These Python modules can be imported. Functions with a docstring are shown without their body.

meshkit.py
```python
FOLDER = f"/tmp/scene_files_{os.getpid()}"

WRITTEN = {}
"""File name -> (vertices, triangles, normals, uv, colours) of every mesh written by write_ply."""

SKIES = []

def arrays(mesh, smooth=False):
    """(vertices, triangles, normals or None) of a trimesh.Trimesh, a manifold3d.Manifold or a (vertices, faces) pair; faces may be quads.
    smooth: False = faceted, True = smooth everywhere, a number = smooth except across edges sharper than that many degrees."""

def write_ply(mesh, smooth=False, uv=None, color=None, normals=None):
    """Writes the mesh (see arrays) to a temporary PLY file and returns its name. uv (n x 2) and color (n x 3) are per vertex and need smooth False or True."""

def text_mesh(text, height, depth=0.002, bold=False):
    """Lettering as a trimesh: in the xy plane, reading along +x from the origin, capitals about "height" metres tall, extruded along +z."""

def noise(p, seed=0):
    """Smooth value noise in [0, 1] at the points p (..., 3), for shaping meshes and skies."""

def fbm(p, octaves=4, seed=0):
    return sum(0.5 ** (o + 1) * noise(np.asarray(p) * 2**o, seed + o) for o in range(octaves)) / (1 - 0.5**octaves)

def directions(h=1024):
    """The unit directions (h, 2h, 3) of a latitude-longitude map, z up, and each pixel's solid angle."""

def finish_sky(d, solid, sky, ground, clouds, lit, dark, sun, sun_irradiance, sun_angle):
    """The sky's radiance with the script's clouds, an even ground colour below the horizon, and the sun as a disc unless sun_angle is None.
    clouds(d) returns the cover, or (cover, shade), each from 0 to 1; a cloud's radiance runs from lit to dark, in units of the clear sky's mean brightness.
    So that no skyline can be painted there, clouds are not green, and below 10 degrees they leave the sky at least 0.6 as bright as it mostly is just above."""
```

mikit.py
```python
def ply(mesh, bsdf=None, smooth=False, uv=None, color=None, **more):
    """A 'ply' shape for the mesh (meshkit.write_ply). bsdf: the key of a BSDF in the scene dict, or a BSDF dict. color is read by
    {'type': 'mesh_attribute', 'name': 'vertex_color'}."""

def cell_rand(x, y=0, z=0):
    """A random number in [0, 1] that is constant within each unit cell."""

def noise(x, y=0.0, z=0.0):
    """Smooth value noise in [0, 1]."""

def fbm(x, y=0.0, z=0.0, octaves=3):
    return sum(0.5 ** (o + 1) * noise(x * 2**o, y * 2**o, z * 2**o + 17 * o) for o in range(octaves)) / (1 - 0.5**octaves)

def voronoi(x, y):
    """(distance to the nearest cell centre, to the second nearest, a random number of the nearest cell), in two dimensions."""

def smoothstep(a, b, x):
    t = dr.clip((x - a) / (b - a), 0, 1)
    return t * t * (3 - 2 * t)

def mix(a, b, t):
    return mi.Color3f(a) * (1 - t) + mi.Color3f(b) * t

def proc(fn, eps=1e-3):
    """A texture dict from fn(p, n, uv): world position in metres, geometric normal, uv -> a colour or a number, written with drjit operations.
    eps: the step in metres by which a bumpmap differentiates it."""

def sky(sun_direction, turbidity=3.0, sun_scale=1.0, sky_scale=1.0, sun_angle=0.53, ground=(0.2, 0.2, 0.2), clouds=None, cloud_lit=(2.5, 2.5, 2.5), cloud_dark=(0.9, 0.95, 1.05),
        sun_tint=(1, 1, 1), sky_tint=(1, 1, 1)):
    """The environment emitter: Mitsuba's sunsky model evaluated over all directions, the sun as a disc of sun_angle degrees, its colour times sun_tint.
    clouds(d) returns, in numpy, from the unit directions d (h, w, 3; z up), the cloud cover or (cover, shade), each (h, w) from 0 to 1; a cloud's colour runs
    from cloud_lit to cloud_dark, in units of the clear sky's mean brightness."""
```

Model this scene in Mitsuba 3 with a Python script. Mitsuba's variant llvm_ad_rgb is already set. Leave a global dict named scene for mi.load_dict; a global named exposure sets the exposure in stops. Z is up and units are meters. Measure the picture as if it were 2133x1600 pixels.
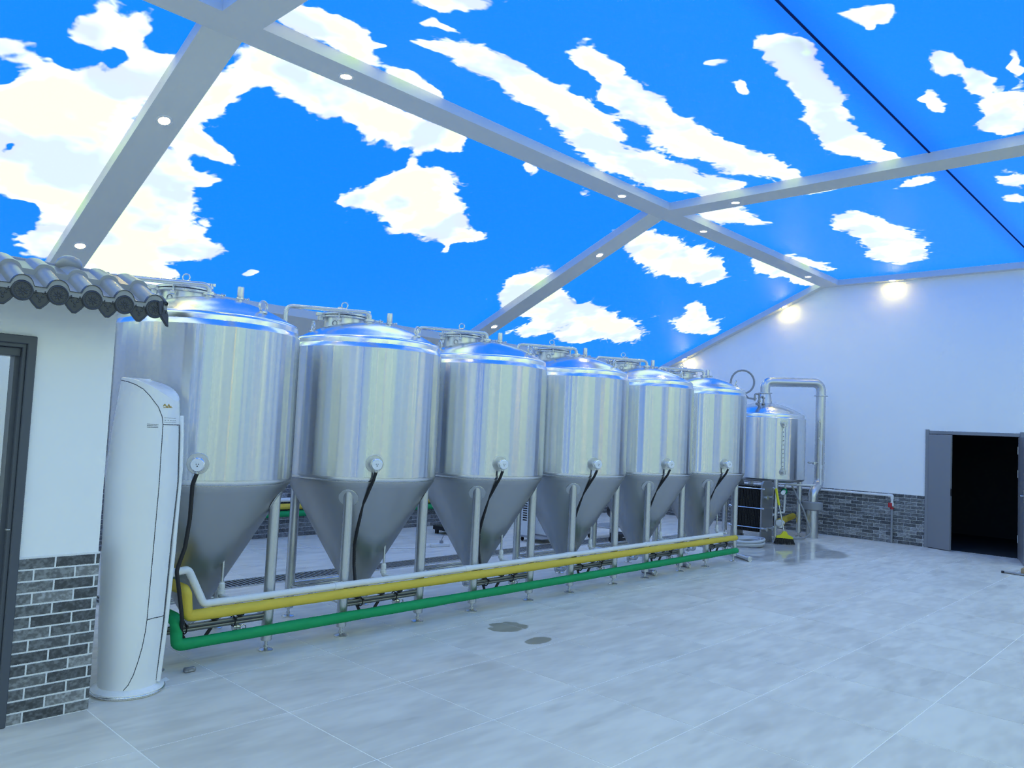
import math, random
import numpy as np, trimesh, drjit as dr, mitsuba as mi, mikit, meshkit
from mikit import proc, noise, fbm, smoothstep, mix, ply

scene, labels = {}, {}
T = mi.ScalarTransform4f
# ------------------------------------------------------------------ camera, light, exposure
# world: X runs along the row of tanks towards the far wall, Y to the left wall, z up; the camera stands above the origin
F_PX, PITCH, ROLL, YAW, CAM_H = 1612.6, 0.0596911, 0.0468964, 0.756733, 1.6072
fw = np.array([math.cos(YAW) * math.cos(PITCH), math.sin(YAW) * math.cos(PITCH), math.sin(PITCH)])
rt = np.cross(fw, [0, 0, 1]); rt /= np.linalg.norm(rt); up = np.cross(rt, fw)
up = -math.sin(ROLL) * rt + math.cos(ROLL) * up
scene['camera'] = {'type': 'perspective', 'fov': math.degrees(2 * math.atan(2133 / 2 / F_PX)), 'fov_axis': 'x', 'near_clip': 0.05, 'far_clip': 200.0,
                   'to_world': T().look_at(origin=[0, 0, CAM_H], target=[*(np.array([0, 0, CAM_H]) + fw)], up=[*up])}
exposure = 4.36
PANEL_GAIN = 1 / 16       # the backlit ceiling print
LAMP = 108.0 / 16            # the recessed downlights
FAR, NEAR, LEFT, RIGHT = 14.2, -6.6, 9.59, -5.05      # the four walls
CEIL, KNEE, SLOPE, MID = 4.5, 5.60, 0.444, 2.27       # underside of the beams; where the ceiling starts to slope down; centre seam

# ------------------------------------------------------------------ helpers
def num(key):
    if key not in scene and key not in labels: return key
    k = 1
    while f'{key}_{k:03d}' in scene or f'{key}_{k:03d}' in labels: k += 1
    return f'{key}_{k:03d}'
def put(key, mesh, mat, smooth=35, at=None, **kw):
    d = mesh if isinstance(mesh, dict) else ply(mesh, mat, smooth, **kw)
    if at is not None: d = {**d, 'to_world': T().translate([float(a) for a in at])}
    key = num(key); scene[key] = d
    return key
def thing(name, label, category, group=None):
    k = num(name); labels[k] = {'label': label, 'category': category}
    if group: labels[k]['group'] = group
    return k
def struct(key): labels[key] = {'kind': 'structure'}; return key
def part(root, name, mesh, mat, smooth=35, label=None, stuff=False, **kw):
    k = put(root + '__' + name, mesh, mat, smooth, **kw)
    if label or stuff: labels[k] = {}
    if label: labels[k]['label'] = label
    if stuff: labels[k]['kind'] = 'stuff'
    return k
cat = trimesh.util.concatenate
def mesh(v, f): return trimesh.Trimesh(np.asarray(v, float), np.asarray(f), process=False)
def box(x0, x1, y0, y1, z0, z1, bev=0.0):
    a, b = np.array([min(x0, x1), min(y0, y1), min(z0, z1)], float), np.array([max(x0, x1), max(y0, y1), max(z0, z1)], float)
    if bev <= 0:
        return trimesh.creation.box(bounds=[a, b])
    bev = min(bev, 0.45 * float((b - a).min()))
    pts = []
    for i in np.ndindex(2, 2, 2):
        c = np.where(i, b, a); s = np.where(i, -1, 1) * bev
        for k in range(3):
            q = c + s; q[k] = c[k]; pts.append(q)
    return trimesh.convex.convex_hull(np.array(pts))
def move(m, v=(0, 0, 0), rz=0, rx=0, ry=0):
    m = m.copy()
    for a, ax in ((rx, [1, 0, 0]), (ry, [0, 1, 0]), (rz, [0, 0, 1])):
        if a: m.apply_transform(trimesh.transformations.rotation_matrix(math.radians(a), ax))
    m.apply_translation(v); return m
def lathe(prof, n=48, center=(0, 0), rfun=None, caps=True):
    """Revolves [(r, z)...] about z. rfun(theta, z) is added to the radius."""
    prof = np.asarray(prof, float); th = np.arange(n) * 2 * np.pi / n
    v = []
    for r, z in prof:
        rr = np.full(n, r) + (rfun(th, z) if rfun is not None and r > 1e-6 else 0)
        v.append(np.stack([rr * np.cos(th), rr * np.sin(th), np.full(n, z)], 1))
    v = np.vstack(v); f = []
    i = np.arange(n); j = (i + 1) % n
    for k in range(len(prof) - 1):
        a, b = k * n, (k + 1) * n
        f += [np.stack([a + i, a + j, b + j], 1), np.stack([a + i, b + j, b + i], 1)]
    f = np.vstack(f)
    m = trimesh.Trimesh(v, f, process=False)
    m.merge_vertices(); m.update_faces(m.nondegenerate_faces()); m.remove_unreferenced_vertices()
    m.apply_translation([center[0], center[1], 0]); return m
def lathe_uv(prof, n, rfun=None):
    """As lathe, with a seam and uv so that u runs round the axis (brushed steel)."""
    prof = np.asarray(prof, float); th = np.linspace(0, 2 * np.pi, n + 1); m = len(prof)
    v, uv = [], []
    for k, (r, z) in enumerate(prof):
        rr = np.full(n + 1, r) + (rfun(th, z) if rfun is not None else 0); rr[-1] = rr[0]
        v.append(np.stack([rr * np.cos(th), rr * np.sin(th), np.full(n + 1, z)], 1))
        uv.append(np.stack([th / (2 * np.pi), np.full(n + 1, k / (m - 1))], 1))
    i = np.arange(n); f = []
    for k in range(m - 1):
        a, b = k * (n + 1), (k + 1) * (n + 1)
        f += [np.stack([a + i, a + i + 1, b + i + 1], 1), np.stack([a + i, b + i + 1, b + i], 1)]
    return trimesh.Trimesh(np.vstack(v), np.vstack(f), process=False), np.vstack(uv)
def fillet(pts, r, n=6):
    pts = [np.asarray(p, float) for p in pts]; out = [pts[0]]
    for a, b, c in zip(pts, pts[1:], pts[2:]):
        u, w = a - b, c - b; lu, lw = np.linalg.norm(u), np.linalg.norm(w); u, w = u / lu, w / lw
        ang = math.acos(max(-1, min(1, float(u @ w))))
        d = min(r / max(math.tan(ang / 2), 1e-6), 0.48 * lu, 0.48 * lw)
        p, q = b + u * d, b + w * d
        for t in np.linspace(0, 1, n): out.append((1 - t) ** 2 * p + 2 * t * (1 - t) * b + t * t * q)
    out.append(pts[-1]); return np.array(out)
def tube(pts, r, n=14, bend=0.0, steps=6, rfun=None, caps=True):
    p = fillet(pts, bend, steps) if bend > 0 and len(pts) > 2 else np.asarray(pts, float)
    keep = np.r_[True, np.linalg.norm(np.diff(p, axis=0), axis=1) > 1e-6]; p = p[keep]
    t = np.gradient(p, axis=0); t /= np.linalg.norm(t, axis=1, keepdims=True)
    a = np.cross(t[0], [0, 0, 1.0] if abs(t[0][2]) < .9 else [1.0, 0, 0]); a /= np.linalg.norm(a)
    ang = np.arange(n) * 2 * np.pi / n; v = []
    R = np.broadcast_to(r, (len(p),)) if rfun is None else np.array([rfun(k / (len(p) - 1)) for k in range(len(p))])
    for k in range(len(p)):
        a = a - t[k] * (a @ t[k]); a /= np.linalg.norm(a); b = np.cross(t[k], a)
        v.append(p[k] + R[k] * (np.cos(ang)[:, None] * a + np.sin(ang)[:, None] * b))
    v = np.vstack(v); f = []; i = np.arange(n); j = (i + 1) % n
    for k in range(len(p) - 1):
        f += [np.stack([k * n + i, k * n + j, k * n + n + j], 1), np.stack([k * n + i, k * n + n + j, k * n + n + i], 1)]
    if caps:
        v = np.vstack([v, p[0], p[-1]]); e = len(v) - 2; l = (len(p) - 1) * n
        f += [np.stack([j, i, i * 0 + e], 1), np.stack([l + i, l + j, i * 0 + e + 1], 1)]
    return trimesh.Trimesh(v, np.vstack(f), process=False)
def cyl(a, b, r, n=20): return tube([a, b], r, n)
def disc_along(c, d, r, h, n=24, bev=0.0):
    """A short cylinder with its middle at c, its axis along d."""
    d = np.asarray(d, float) / np.linalg.norm(d)
    prof = [(0, -h / 2), (r - bev, -h / 2), (r, -h / 2 + bev), (r, h / 2 - bev), (r - bev, h / 2), (0, h / 2)] if bev else [(0, -h / 2), (r, -h / 2), (r, h / 2), (0, h / 2)]
    m = lathe(prof, n); m.apply_transform(trimesh.geometry.align_vectors([0, 0, 1], d)); m.apply_translation(c); return m
def ring(c, R, r, axis=(0, 0, 1), n=24, k=8):
    m = trimesh.creation.torus(R, r, major_sections=n, minor_sections=k)
    m.apply_transform(trimesh.geometry.align_vectors([0, 0, 1], np.asarray(axis, float))); m.apply_translation(c); return m
def poly(pts, h):
    from shapely.geometry import Polygon
    return trimesh.creation.extrude_polygon(Polygon(pts), h, engine='earcut')
def prism(quad, d):
    """A solid from four coplanar corners and the vector of its thickness."""
    q = np.asarray(quad, float); return trimesh.convex.convex_hull(np.vstack([q, q + np.asarray(d, float)]))

# ------------------------------------------------------------------ materials
def rgb(*c): return {'type': 'rgb', 'value': [float(x) for x in c]}
def mat(name, d): scene[name] = d
def plastic(name, c, a=.15, spec=1.0): mat(name, {'type': 'twosided', 'b': {'type': 'roughplastic', 'diffuse_reflectance': rgb(*c) if isinstance(c, tuple) else c, 'alpha': a, 'specular_reflectance': spec}})
def diffuse(name, c): mat(name, {'type': 'twosided', 'b': {'type': 'diffuse', 'reflectance': rgb(*c) if isinstance(c, tuple) else c}})
def steel(name, au, av, c=.72): mat(name, {'type': 'twosided', 'b': {'type': 'roughconductor', 'material': 'none', 'distribution': 'ggx', 'alpha_u': au, 'alpha_v': av, 'specular_reflectance': rgb(c, c * 1.01, c * 1.01)}})
steel('steel_shell', .010, .24, .77)
steel('steel_dome', .045, .045, .84)
steel('steel_cone', .13, .13, .52)
steel('steel_tube', .12, .12, .66)
steel('steel_fitting', .10, .10, .70)
steel('steel_chrome', .05, .05, .80)
steel('steel_dark', .22, .22, .36)
diffuse('wall_paint', proc(lambda p, n, uv: mix((.915, .92, .925), (.935, .94, .94), noise(p.x * 1.3, p.y * 1.3, p.z * 1.3))))
diffuse('beam_paint', (.74, .73, .71))
plastic('pvc_white', (.82, .83, .83), .12)
plastic('foam_yellow', proc(lambda p, n, uv: mix((.86, .62, .07), (.95, .71, .10), fbm(p.x * 9, p.y * 9, p.z * 30))), .35, .5)
plastic('foam_green', proc(lambda p, n, uv: mix((.008, .36, .11), (.016, .46, .16), fbm(p.x * 9, p.y * 9, p.z * 30))), .35, .5)
plastic('rubber_black', (.012, .012, .014), .3)
plastic('plastic_blue', (.02, .05, .2), .2)
plastic('plastic_white', (.80, .82, .84), .2)
plastic('plastic_grey', (.32, .33, .35), .25)
plastic('dial_face', (.85, .87, .9), .1)
plastic('ac_white', (.90, .905, .91), .08)
plastic('ac_gap', (.08, .09, .11), .3)
plastic('gold', (.5, .33, .07), .2)
plastic('frame_dark', (.085, .098, .125), .22)
plastic('door_grey', (.27, .28, .305), .25)
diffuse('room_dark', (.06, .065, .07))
plastic('roof_grey', proc(lambda p, n, uv: mix((.27, .275, .29), (.36, .365, .375), fbm(p.x * 14, p.y * 14, p.z * 14))), .12)
plastic('roof_dark', (.055, .06, .072), .16)
diffuse('grout', (.78, .79, .80))
diffuse('floor_grout', (.86, .85, .83))
plastic('broom_yellow', (.72, .68, .02), .2)
plastic('bristle', (.015, .016, .02), .4)
plastic('hose_clear', (.55, .58, .62), .12)
plastic('red_plastic', (.5, .03, .04), .2)
plastic('pack_black', (.012, .013, .016), .25)
diffuse('wood', proc(lambda p, n, uv: mix((.30, .22, .14), (.42, .32, .21), fbm(p.x * 40, p.y * 6, p.z * 40))))
diffuse('seam_blue', (.012, .03, .16))
BRICK = [(.105, .112, .122), (.155, .163, .174), (.22, .228, .238), (.32, .325, .335)]
def brick_fn(c):
    lo, hi = tuple(x * .72 for x in c), tuple(x * 1.5 + .02 for x in c)
    return lambda p, n, uv: mix(lo, hi, smoothstep(.30, .78, fbm(p.x * 60 + p.y * 47, p.z * 75 + p.y * 9, p.x * 21, 3)))
for k, c in enumerate(BRICK): plastic(f'brick_{k}', proc(brick_fn(c)), .32, .6)
def wet(p):      # a wet patch in front of the kettle
    d = dr.square((p.x - 11.3) / 1.5) + dr.square((p.y - 5.0 - .16 * (p.x - 11.3)) / .85)
    return smoothstep(1.15, .62, d + (fbm(p.x * 1.2, p.y * 3.2) - .5) * 1.5)
def stain(p):
    a = dr.square((p.x - 4.72) / .17) + dr.square((p.y - 4.38) / .15)
    b = dr.square((p.x - 4.62) / .13) + dr.square((p.y - 3.955) / .08)
    c = dr.square((p.x - 4.05) / .3) + dr.square((p.y - 4.52) / .1)
    e = (fbm(p.x * 9, p.y * 9) - .5) * 1.6
    return dr.maximum(smoothstep(1.0, .8, a + e), smoothstep(1.05, .85, b + e * .5)), smoothstep(1.2, .4, c + e)
def floor_fn(shift):
    def fn(p, n, uv):
        s = fbm(p.x * 1.1 + shift, p.y * 4.2, shift, 4); q = fbm(p.x * 5 + shift, p.y * 16, 3.1, 3)
        base = mix((.53, .505, .465), (.66, .635, .585), smoothstep(.25, .75, s * .55 + q * .45))
        base = base * (1 - .11 * smoothstep(.60, .72, fbm(p.x * 2.1, p.y * 7.5, 9.3, 3)))
        st, ch = stain(p)
        base = mix(base, base * .45 * mi.Color3f(1, .97, .85), st); base = mix(base, (.52, .52, .46), ch * .35)
        return base * (1 - .35 * wet(p))
    return fn
def floor_rough(p, n, uv): return mi.Float(.42) - .34 * wet(p) + .10 * (fbm(p.x * 3, p.y * 9) - .5)
for k in range(3):
    mat(f'floor_tile_{k}', {'type': 'principled', 'base_color': proc(floor_fn(7.3 * k)), 'roughness': proc(floor_rough), 'specular': .5})

# the print of a summer sky on the stretched ceiling film: clouds as soft patches (x, y, quadratic form, weight), wisped with noise
CLOUDS = np.array([(1.96,6.73,3.495,1.767,5.403,1),(1.98,7.3,3.232,0.622,3.445,1),(2.4,7.72,4.03,0.007,3.48,1),(1.93,7.85,5.963,1.037,6.286,1),(2.21,8.65,12.939,-0.166,10.215,1),(1.92,6.04,9.019,6.374,15.656,0.8),(2.36,6.25,16.992,-1.352,12.541,0.7),(1.4,6.5,88.404,18.679,76.32,0.9),(1.65,7.05,18.612,5.611,21.074,1),(1.5,6.11,56.855,25.028,69.384,-1.1),(1.75,6.39,39.31,16.31,99.028,-1.0),(2.04,6.26,132.328,10.542,114.118,-0.9),(2.22,5.94,73.784,-9.608,46.846,-0.5),(1.46,6.77,70.485,-13.153,142.053,-0.9),(1.85,8.17,20.338,-3.104,116.072,-1.2),(1.95,8.46,42.047,-6.246,41.628,-1.2),(1.65,7.52,199.729,13.712,146.334,-0.7),(3.36,5.86,3.247,-1.731,18.539,1),(4.1,5.92,2.374,-1.824,19.314,1),(4.79,5.9,4.714,-1.507,27.062,1),(2.98,5.82,27.785,-1.699,28.63,1),(5.06,5.85,17.075,-7.334,53.905,0.8),(2.86,6.46,22.304,-0.891,21.716,0.8),(2.87,6.16,19.509,-0.658,19.566,0.7),(2.9,6.81,40.877,1.521,45.261,0.9),(3.16,6.84,17.822,-24.506,127.985,0.9),(2.9,7.22,16.005,-2.054,12.9,1),(3.23,7.21,19.303,7.812,55.294,0.9),(3.03,7.77,5.316,-0.227,5.359,0.9),(3.08,8.33,3.471,0.1,4.171,1),(3.67,8.29,11.874,1.359,19.448,1),(3.1,7.51,31.927,-5.309,25.403,0.8),(2.97,8.77,7.559,-0.061,8.294,1),(3.38,8.92,12.915,3.983,27.271,0.7),(5.45,6.7,2.874,0.275,6.576,1.1),(4.97,6.85,10.252,3.6,25.526,0.9),(5.15,6.46,9.492,9.361,32.956,0.9),(6.0,6.95,5.91,3.153,19.494,0.9),(6.41,7.0,22.16,20.492,59.529,0.9),(5.62,7.1,25.993,20.695,40.069,0.8),(4.71,6.96,65.042,25.963,160.474,0.7),(6.31,7.26,197.545,-160.111,208.102,0.6),(4.98,6.27,111.714,-30.438,55.122,0.5),(4.46,8.53,129.829,-30.247,150.128,1),(8.41,7.61,3.597,-1.7,5.19,1),(8.44,7.87,6.0,-4.387,12.712,0.8),(6.23,5.76,29.124,-21.8,152.919,0.6),(7.32,5.75,8.931,-16.557,134.612,0.5),(9.98,6.23,0.728,-0.345,6.205,1.1),(9.11,6.17,4.524,-1.866,16.767,1),(11.0,6.36,1.956,0.789,28.18,0.9),(11.25,6.16,12.036,-4.022,63.361,0.8),(9.99,8.04,0.555,-0.231,5.224,1.1),(8.89,7.88,2.363,-2.769,9.905,1),(11.27,8.17,1.619,-1.602,13.554,1),(9.47,8.63,5.789,3.925,20.873,0.8),(10.63,8.54,2.886,3.721,25.654,0.8),(12.78,7.46,1.449,0.47,10.56,1),(12.31,7.17,9.578,-12.382,37.92,0.9),(13.63,7.58,4.85,1.244,38.007,0.8),(12.82,5.61,0.511,0.11,27.842,1),(12.21,5.71,4.0,2.08,27.458,0.9),(13.53,5.65,1.088,-0.906,33.17,0.8),(2.8,5.09,16.006,-5.29,15.866,1),(3.25,5.13,7.807,-4.382,18.317,1),(3.54,4.96,141.15,60.171,134.855,0.8),(3.53,5.28,21.501,-9.984,39.853,0.8),(4.08,5.27,12.206,-11.864,68.109,0.9),(4.41,5.29,24.852,-34.7,249.81,0.5),(3.48,4.05,40.745,19.751,27.212,1),(3.56,4.34,276.657,-14.108,190.247,0.6),(3.67,4.28,91.69,43.404,375.966,0.7),(4.24,4.5,4.722,0.851,25.382,1),(4.89,4.53,2.206,-0.969,16.658,1.1),(5.54,4.53,5.853,-3.588,16.195,1),(3.83,4.63,46.354,42.411,159.795,0.8),(4.8,3.77,11.225,-7.819,28.577,1),(5.35,3.93,7.714,-8.754,29.866,0.9),(5.83,3.95,4.462,-5.095,23.177,1),(6.62,3.96,2.475,-2.472,20.455,1),(7.52,3.87,1.438,0.395,14.542,1.1),(8.18,3.66,11.58,9.478,51.435,0.8),(6.73,4.84,1.011,-0.275,5.871,1.1),(7.7,4.71,2.242,1.506,7.245,1.1),(6.11,4.76,21.658,-3.903,23.324,0.7),(6.76,4.27,8.194,1.452,138.297,0.8),(8.1,4.44,13.691,6.779,24.984,0.8),(5.41,2.98,83.879,-4.21,126.614,0.9),(5.95,3.05,61.349,-42.937,147.624,0.8),(5.52,2.57,11.332,0.499,30.976,1),(5.86,2.53,8.45,-7.822,43.327,0.9),(6.4,2.55,5.478,-5.63,37.378,1),(7.23,2.82,2.42,-3.214,24.349,1.1),(7.93,2.75,3.218,0.225,33.827,1),(8.3,2.62,19.074,27.645,116.134,0.8),(5.35,1.92,29.338,-3.625,47.756,1),(5.54,1.97,259.455,227.959,1335.802,0.7),(6.44,1.66,18.807,-2.264,65.031,1),(6.86,1.5,13.434,7.699,73.258,1),(7.14,1.87,8.901,0.868,168.745,0.9),(7.59,1.44,4.185,-2.466,28.135,1),(8.06,1.55,9.861,0.431,21.526,1),(6.79,1.2,18.835,-65.114,405.785,0.8),(9.19,4.96,3.327,-1.153,7.979,1.1),(9.86,4.84,24.309,-0.526,33.988,0.8),(8.91,3.69,33.39,6.965,11.243,1),(9.24,2.6,24.743,-5.173,20.856,1),(11.36,3.66,0.664,-0.136,7.256,1.1),(12.46,3.8,1.477,-1.195,6.27,1),(10.44,3.7,5.694,0.682,28.593,0.8),(12.54,5.16,2.319,2.051,17.935,1),(9.69,1.79,8.77,2.038,24.058,0.8),(10.42,1.88,10.486,-2.593,53.205,0.7)])
def cover_of(p):
    wx = p.x + .38 * (fbm(p.x * 2.2, p.y * 2.2, 5.1, 4) - .5); wy = p.y + .38 * (fbm(p.x * 2.2, p.y * 2.2, 11.7, 4) - .5)
    f, seen = mi.Float(0), smoothstep(-.2, .3, p.x - .4) * smoothstep(-.2, .3, p.y - .2)
    for x, y, a, b, c, w in CLOUDS:
        dx, dy = wx - float(x), wy - float(y)
        f = f + float(w) * dr.exp(-1.25 * (float(a) * dx * dx + 2 * float(b) * dx * dy + float(c) * dy * dy))
    rest = smoothstep(.325, .485, fbm(p.x * .5 + 3, p.y * .5 + 8, 2.2, 2)) * 1.15
    f = f * seen + rest * (1 - seen)
    tex = fbm(p.x * 4.5, p.y * 4.5, 1.3, 5) - .5; fine = fbm(wx * 11 + wy * 4, wy * 17, 4.4, 3) - .5
    return f + .80 * tex + .55 * fine
def sky_print(p, n, uv):
    f = cover_of(p)
    c = smoothstep(.33, .52, f); core = smoothstep(.55, 1.0, f + .5 * (fbm(p.x * 3, p.y * 3, 7.7, 2) - .5))
    deep = mix((.0, .19, 1.06), (.0, .215, 1.02), noise(p.x * .5, p.y * .5, 3.3))
    cloud = mix((.92, 1.05, 1.30), (.84, 1.30, .68), core)
    veil = smoothstep(.44, .66, fbm(p.x * 2.3, p.y * 3.1, 15.0, 4))
    film = mix(deep, mix(cloud, (.57, .65, .86), veil * .9), c)
    edge = smoothstep(.0, .28, dr.abs(p.y - MID))          # the light boxes are weaker next to the track between two films
    return film * (.72 + .28 * edge) * PANEL_GAIN
FILM = {'type': 'area', 'radiance': proc(sky_print), 'sampling_weight': 2.5}
mat('film', {'type': 'roughplastic', 'diffuse_reflectance': rgb(.02, .02, .03), 'alpha': .16, 'specular_reflectance': .6})
LAMP_ON = {'type': 'area', 'radiance': rgb(LAMP, LAMP * .80, LAMP * .16), 'sampling_weight': 1.0}
diffuse('lamp_glass', (.5, .5, .5))

# ------------------------------------------------------------------ the room
# floor: 0.8 m porcelain tiles with pale joints
TILE, TX0, TY0 = .8, .796, 4.637
fl = struct('floor')
put('floor', box(NEAR, FAR + 3.0, RIGHT, LEFT, -.06, -.0015), 'floor_grout', False)
tile_v = [ply(box(0, TILE - .006, 0, TILE - .006, -.012, 0, .0012), f'floor_tile_{k}', False) for k in range(3)]
rng = random.Random(4)
i0, i1 = math.floor((NEAR - TX0) / TILE), math.ceil((FAR - TX0) / TILE)
j0, j1 = math.floor((RIGHT - TY0) / TILE), math.ceil((LEFT - TY0) / TILE)
hidden = []
fl_count = 0
def tile_box(i, j):
    x0, y0 = TX0 + i * TILE, TY0 + j * TILE
    return max(x0, NEAR), min(x0 + TILE - .006, FAR), max(y0, RIGHT), min(y0 + TILE - .006, LEFT)
for i in range(i0, i1):
    for j in range(j0, j1):
        x0, x1, y0, y1 = tile_box(i, j)
        if x1 - x0 < .02 or y1 - y0 < .02: continue
        cx, cy = (x0 + x1) / 2, (y0 + y1) / 2
        seen = cx > .4 and cy > -.13 * cx + .2 - .6 and cy < 9.6 and cx > .3 * cy - .9
        if not seen or fl_count > 296:
            hidden.append(box(x0, x1, y0, y1, -.012, 0)); continue
        fl_count += 1
        full = x1 - x0 > TILE - .01 and y1 - y0 > TILE - .01
        k = rng.randrange(3)
        put('floor__tile', tile_v[k] if full else box(x0, x1, y0, y1, -.012, 0, .0012), f'floor_tile_{k}', False, at=(x0, y0, 0) if full else None)
labels[put('floor__tile_field', cat(hidden), 'floor_tile_0', False)] = {'kind': 'stuff'}

# walls; the bricks of each dado are thin facing tiles on a pale bed
def brick_run(root, origin, along, length, out, rows, holes=(), seed=0, seen=None, off=0.0, most=300):
    """Lays bricks up from the floor on the face that starts at origin and runs along the unit vector along; out = outward normal."""
    L, Hh, joint, d = .195, .0598, .0085, .009
    along, out, origin = np.array(along, float), np.array(out, float), np.array(origin, float)
    rg = random.Random(seed); cache, far = {}, []
    items = []
    for r in range(rows):
        x = -L + (off + (L / 2 if r % 2 else 0)) % L - L
        while x < length:
            a, b = max(x, 0), min(x + L - joint, length)
            k = rg.choices((0, 1, 2, 3), (35, 33, 20, 12))[0]
            if b - a > .012 and not any(a < h1 and b > h0 for h0, h1 in holes): items.append((r, a, b, k))
            x += L
    if seen is not None: items.sort(key=lambda t: not seen(t[1] + .1, t[0] * Hh))
    for n, (r, a, b, k) in enumerate(items):
        w = round(b - a, 4)
        def make(at0, shape_k=k):
            lo = at0 + along * 0; pts = [lo, lo + along * w, lo + along * w + np.array([0, 0, Hh - joint]), lo + np.array([0, 0, Hh - joint])]
            s = .0022; inner = [pts[0] + along * s + [0, 0, s], pts[1] - along * s + [0, 0, s], pts[2] - along * s - [0, 0, s], pts[3] + along * s - [0, 0, s]]
            return trimesh.convex.convex_hull(np.vstack([pts, np.array(pts) + out * (d - .002), np.array(inner) + out * d]))
        pos = origin + along * a + np.array([0, 0, r * Hh + joint / 2])
        if n >= most or (seen is not None and not seen(a + .1, r * Hh)):
            far.append(make(pos)); continue
        if (w, k) not in cache: cache[w, k] = ply(make(np.zeros(3)), f'brick_{k}', False)
        put(root + '__brick', cache[w, k], None, at=pos)
    if far: labels[put(root + '__brickwork', cat(far), 'brick_1', False)] = {'kind': 'stuff'}
ROWS, DADO = 14, 14 * .0598
DOOR_L, DOOR_R, DOOR_H = 3.838, 2.44, 1.927
w = struct('wall_far')
put('wall_far', cat([box(FAR, FAR + .12, DOOR_L, LEFT + .3, 0, 5.0), box(FAR, FAR + .12, RIGHT - .3, DOOR_R, 0, 5.0), box(FAR, FAR + .12, DOOR_R, DOOR_L, DOOR_H, 5.0)]), 'wall_paint', False)
part(w, 'brick_bed', box(FAR - .006, FAR, DOOR_L, LEFT, 0, DADO + .004), 'grout', False)
part(w, 'dado', box(FAR - .012, FAR, RIGHT, DOOR_R, 0, DADO), 'brick_1', False)
brick_run(w, (FAR - .006, DOOR_L, 0), (0, 1, 0), LEFT - DOOR_L, (-1, 0, 0), ROWS, seed=2, seen=lambda a, z: a < 3.1, off=.03)
w = struct('wall_left')
put('wall_left', box(NEAR, FAR, LEFT, LEFT + .12, 0, 3.2), 'wall_paint', False)
part(w, 'brick_bed', box(NEAR, FAR, LEFT - .006, LEFT, 0, DADO + .004), 'grout', False)
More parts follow.
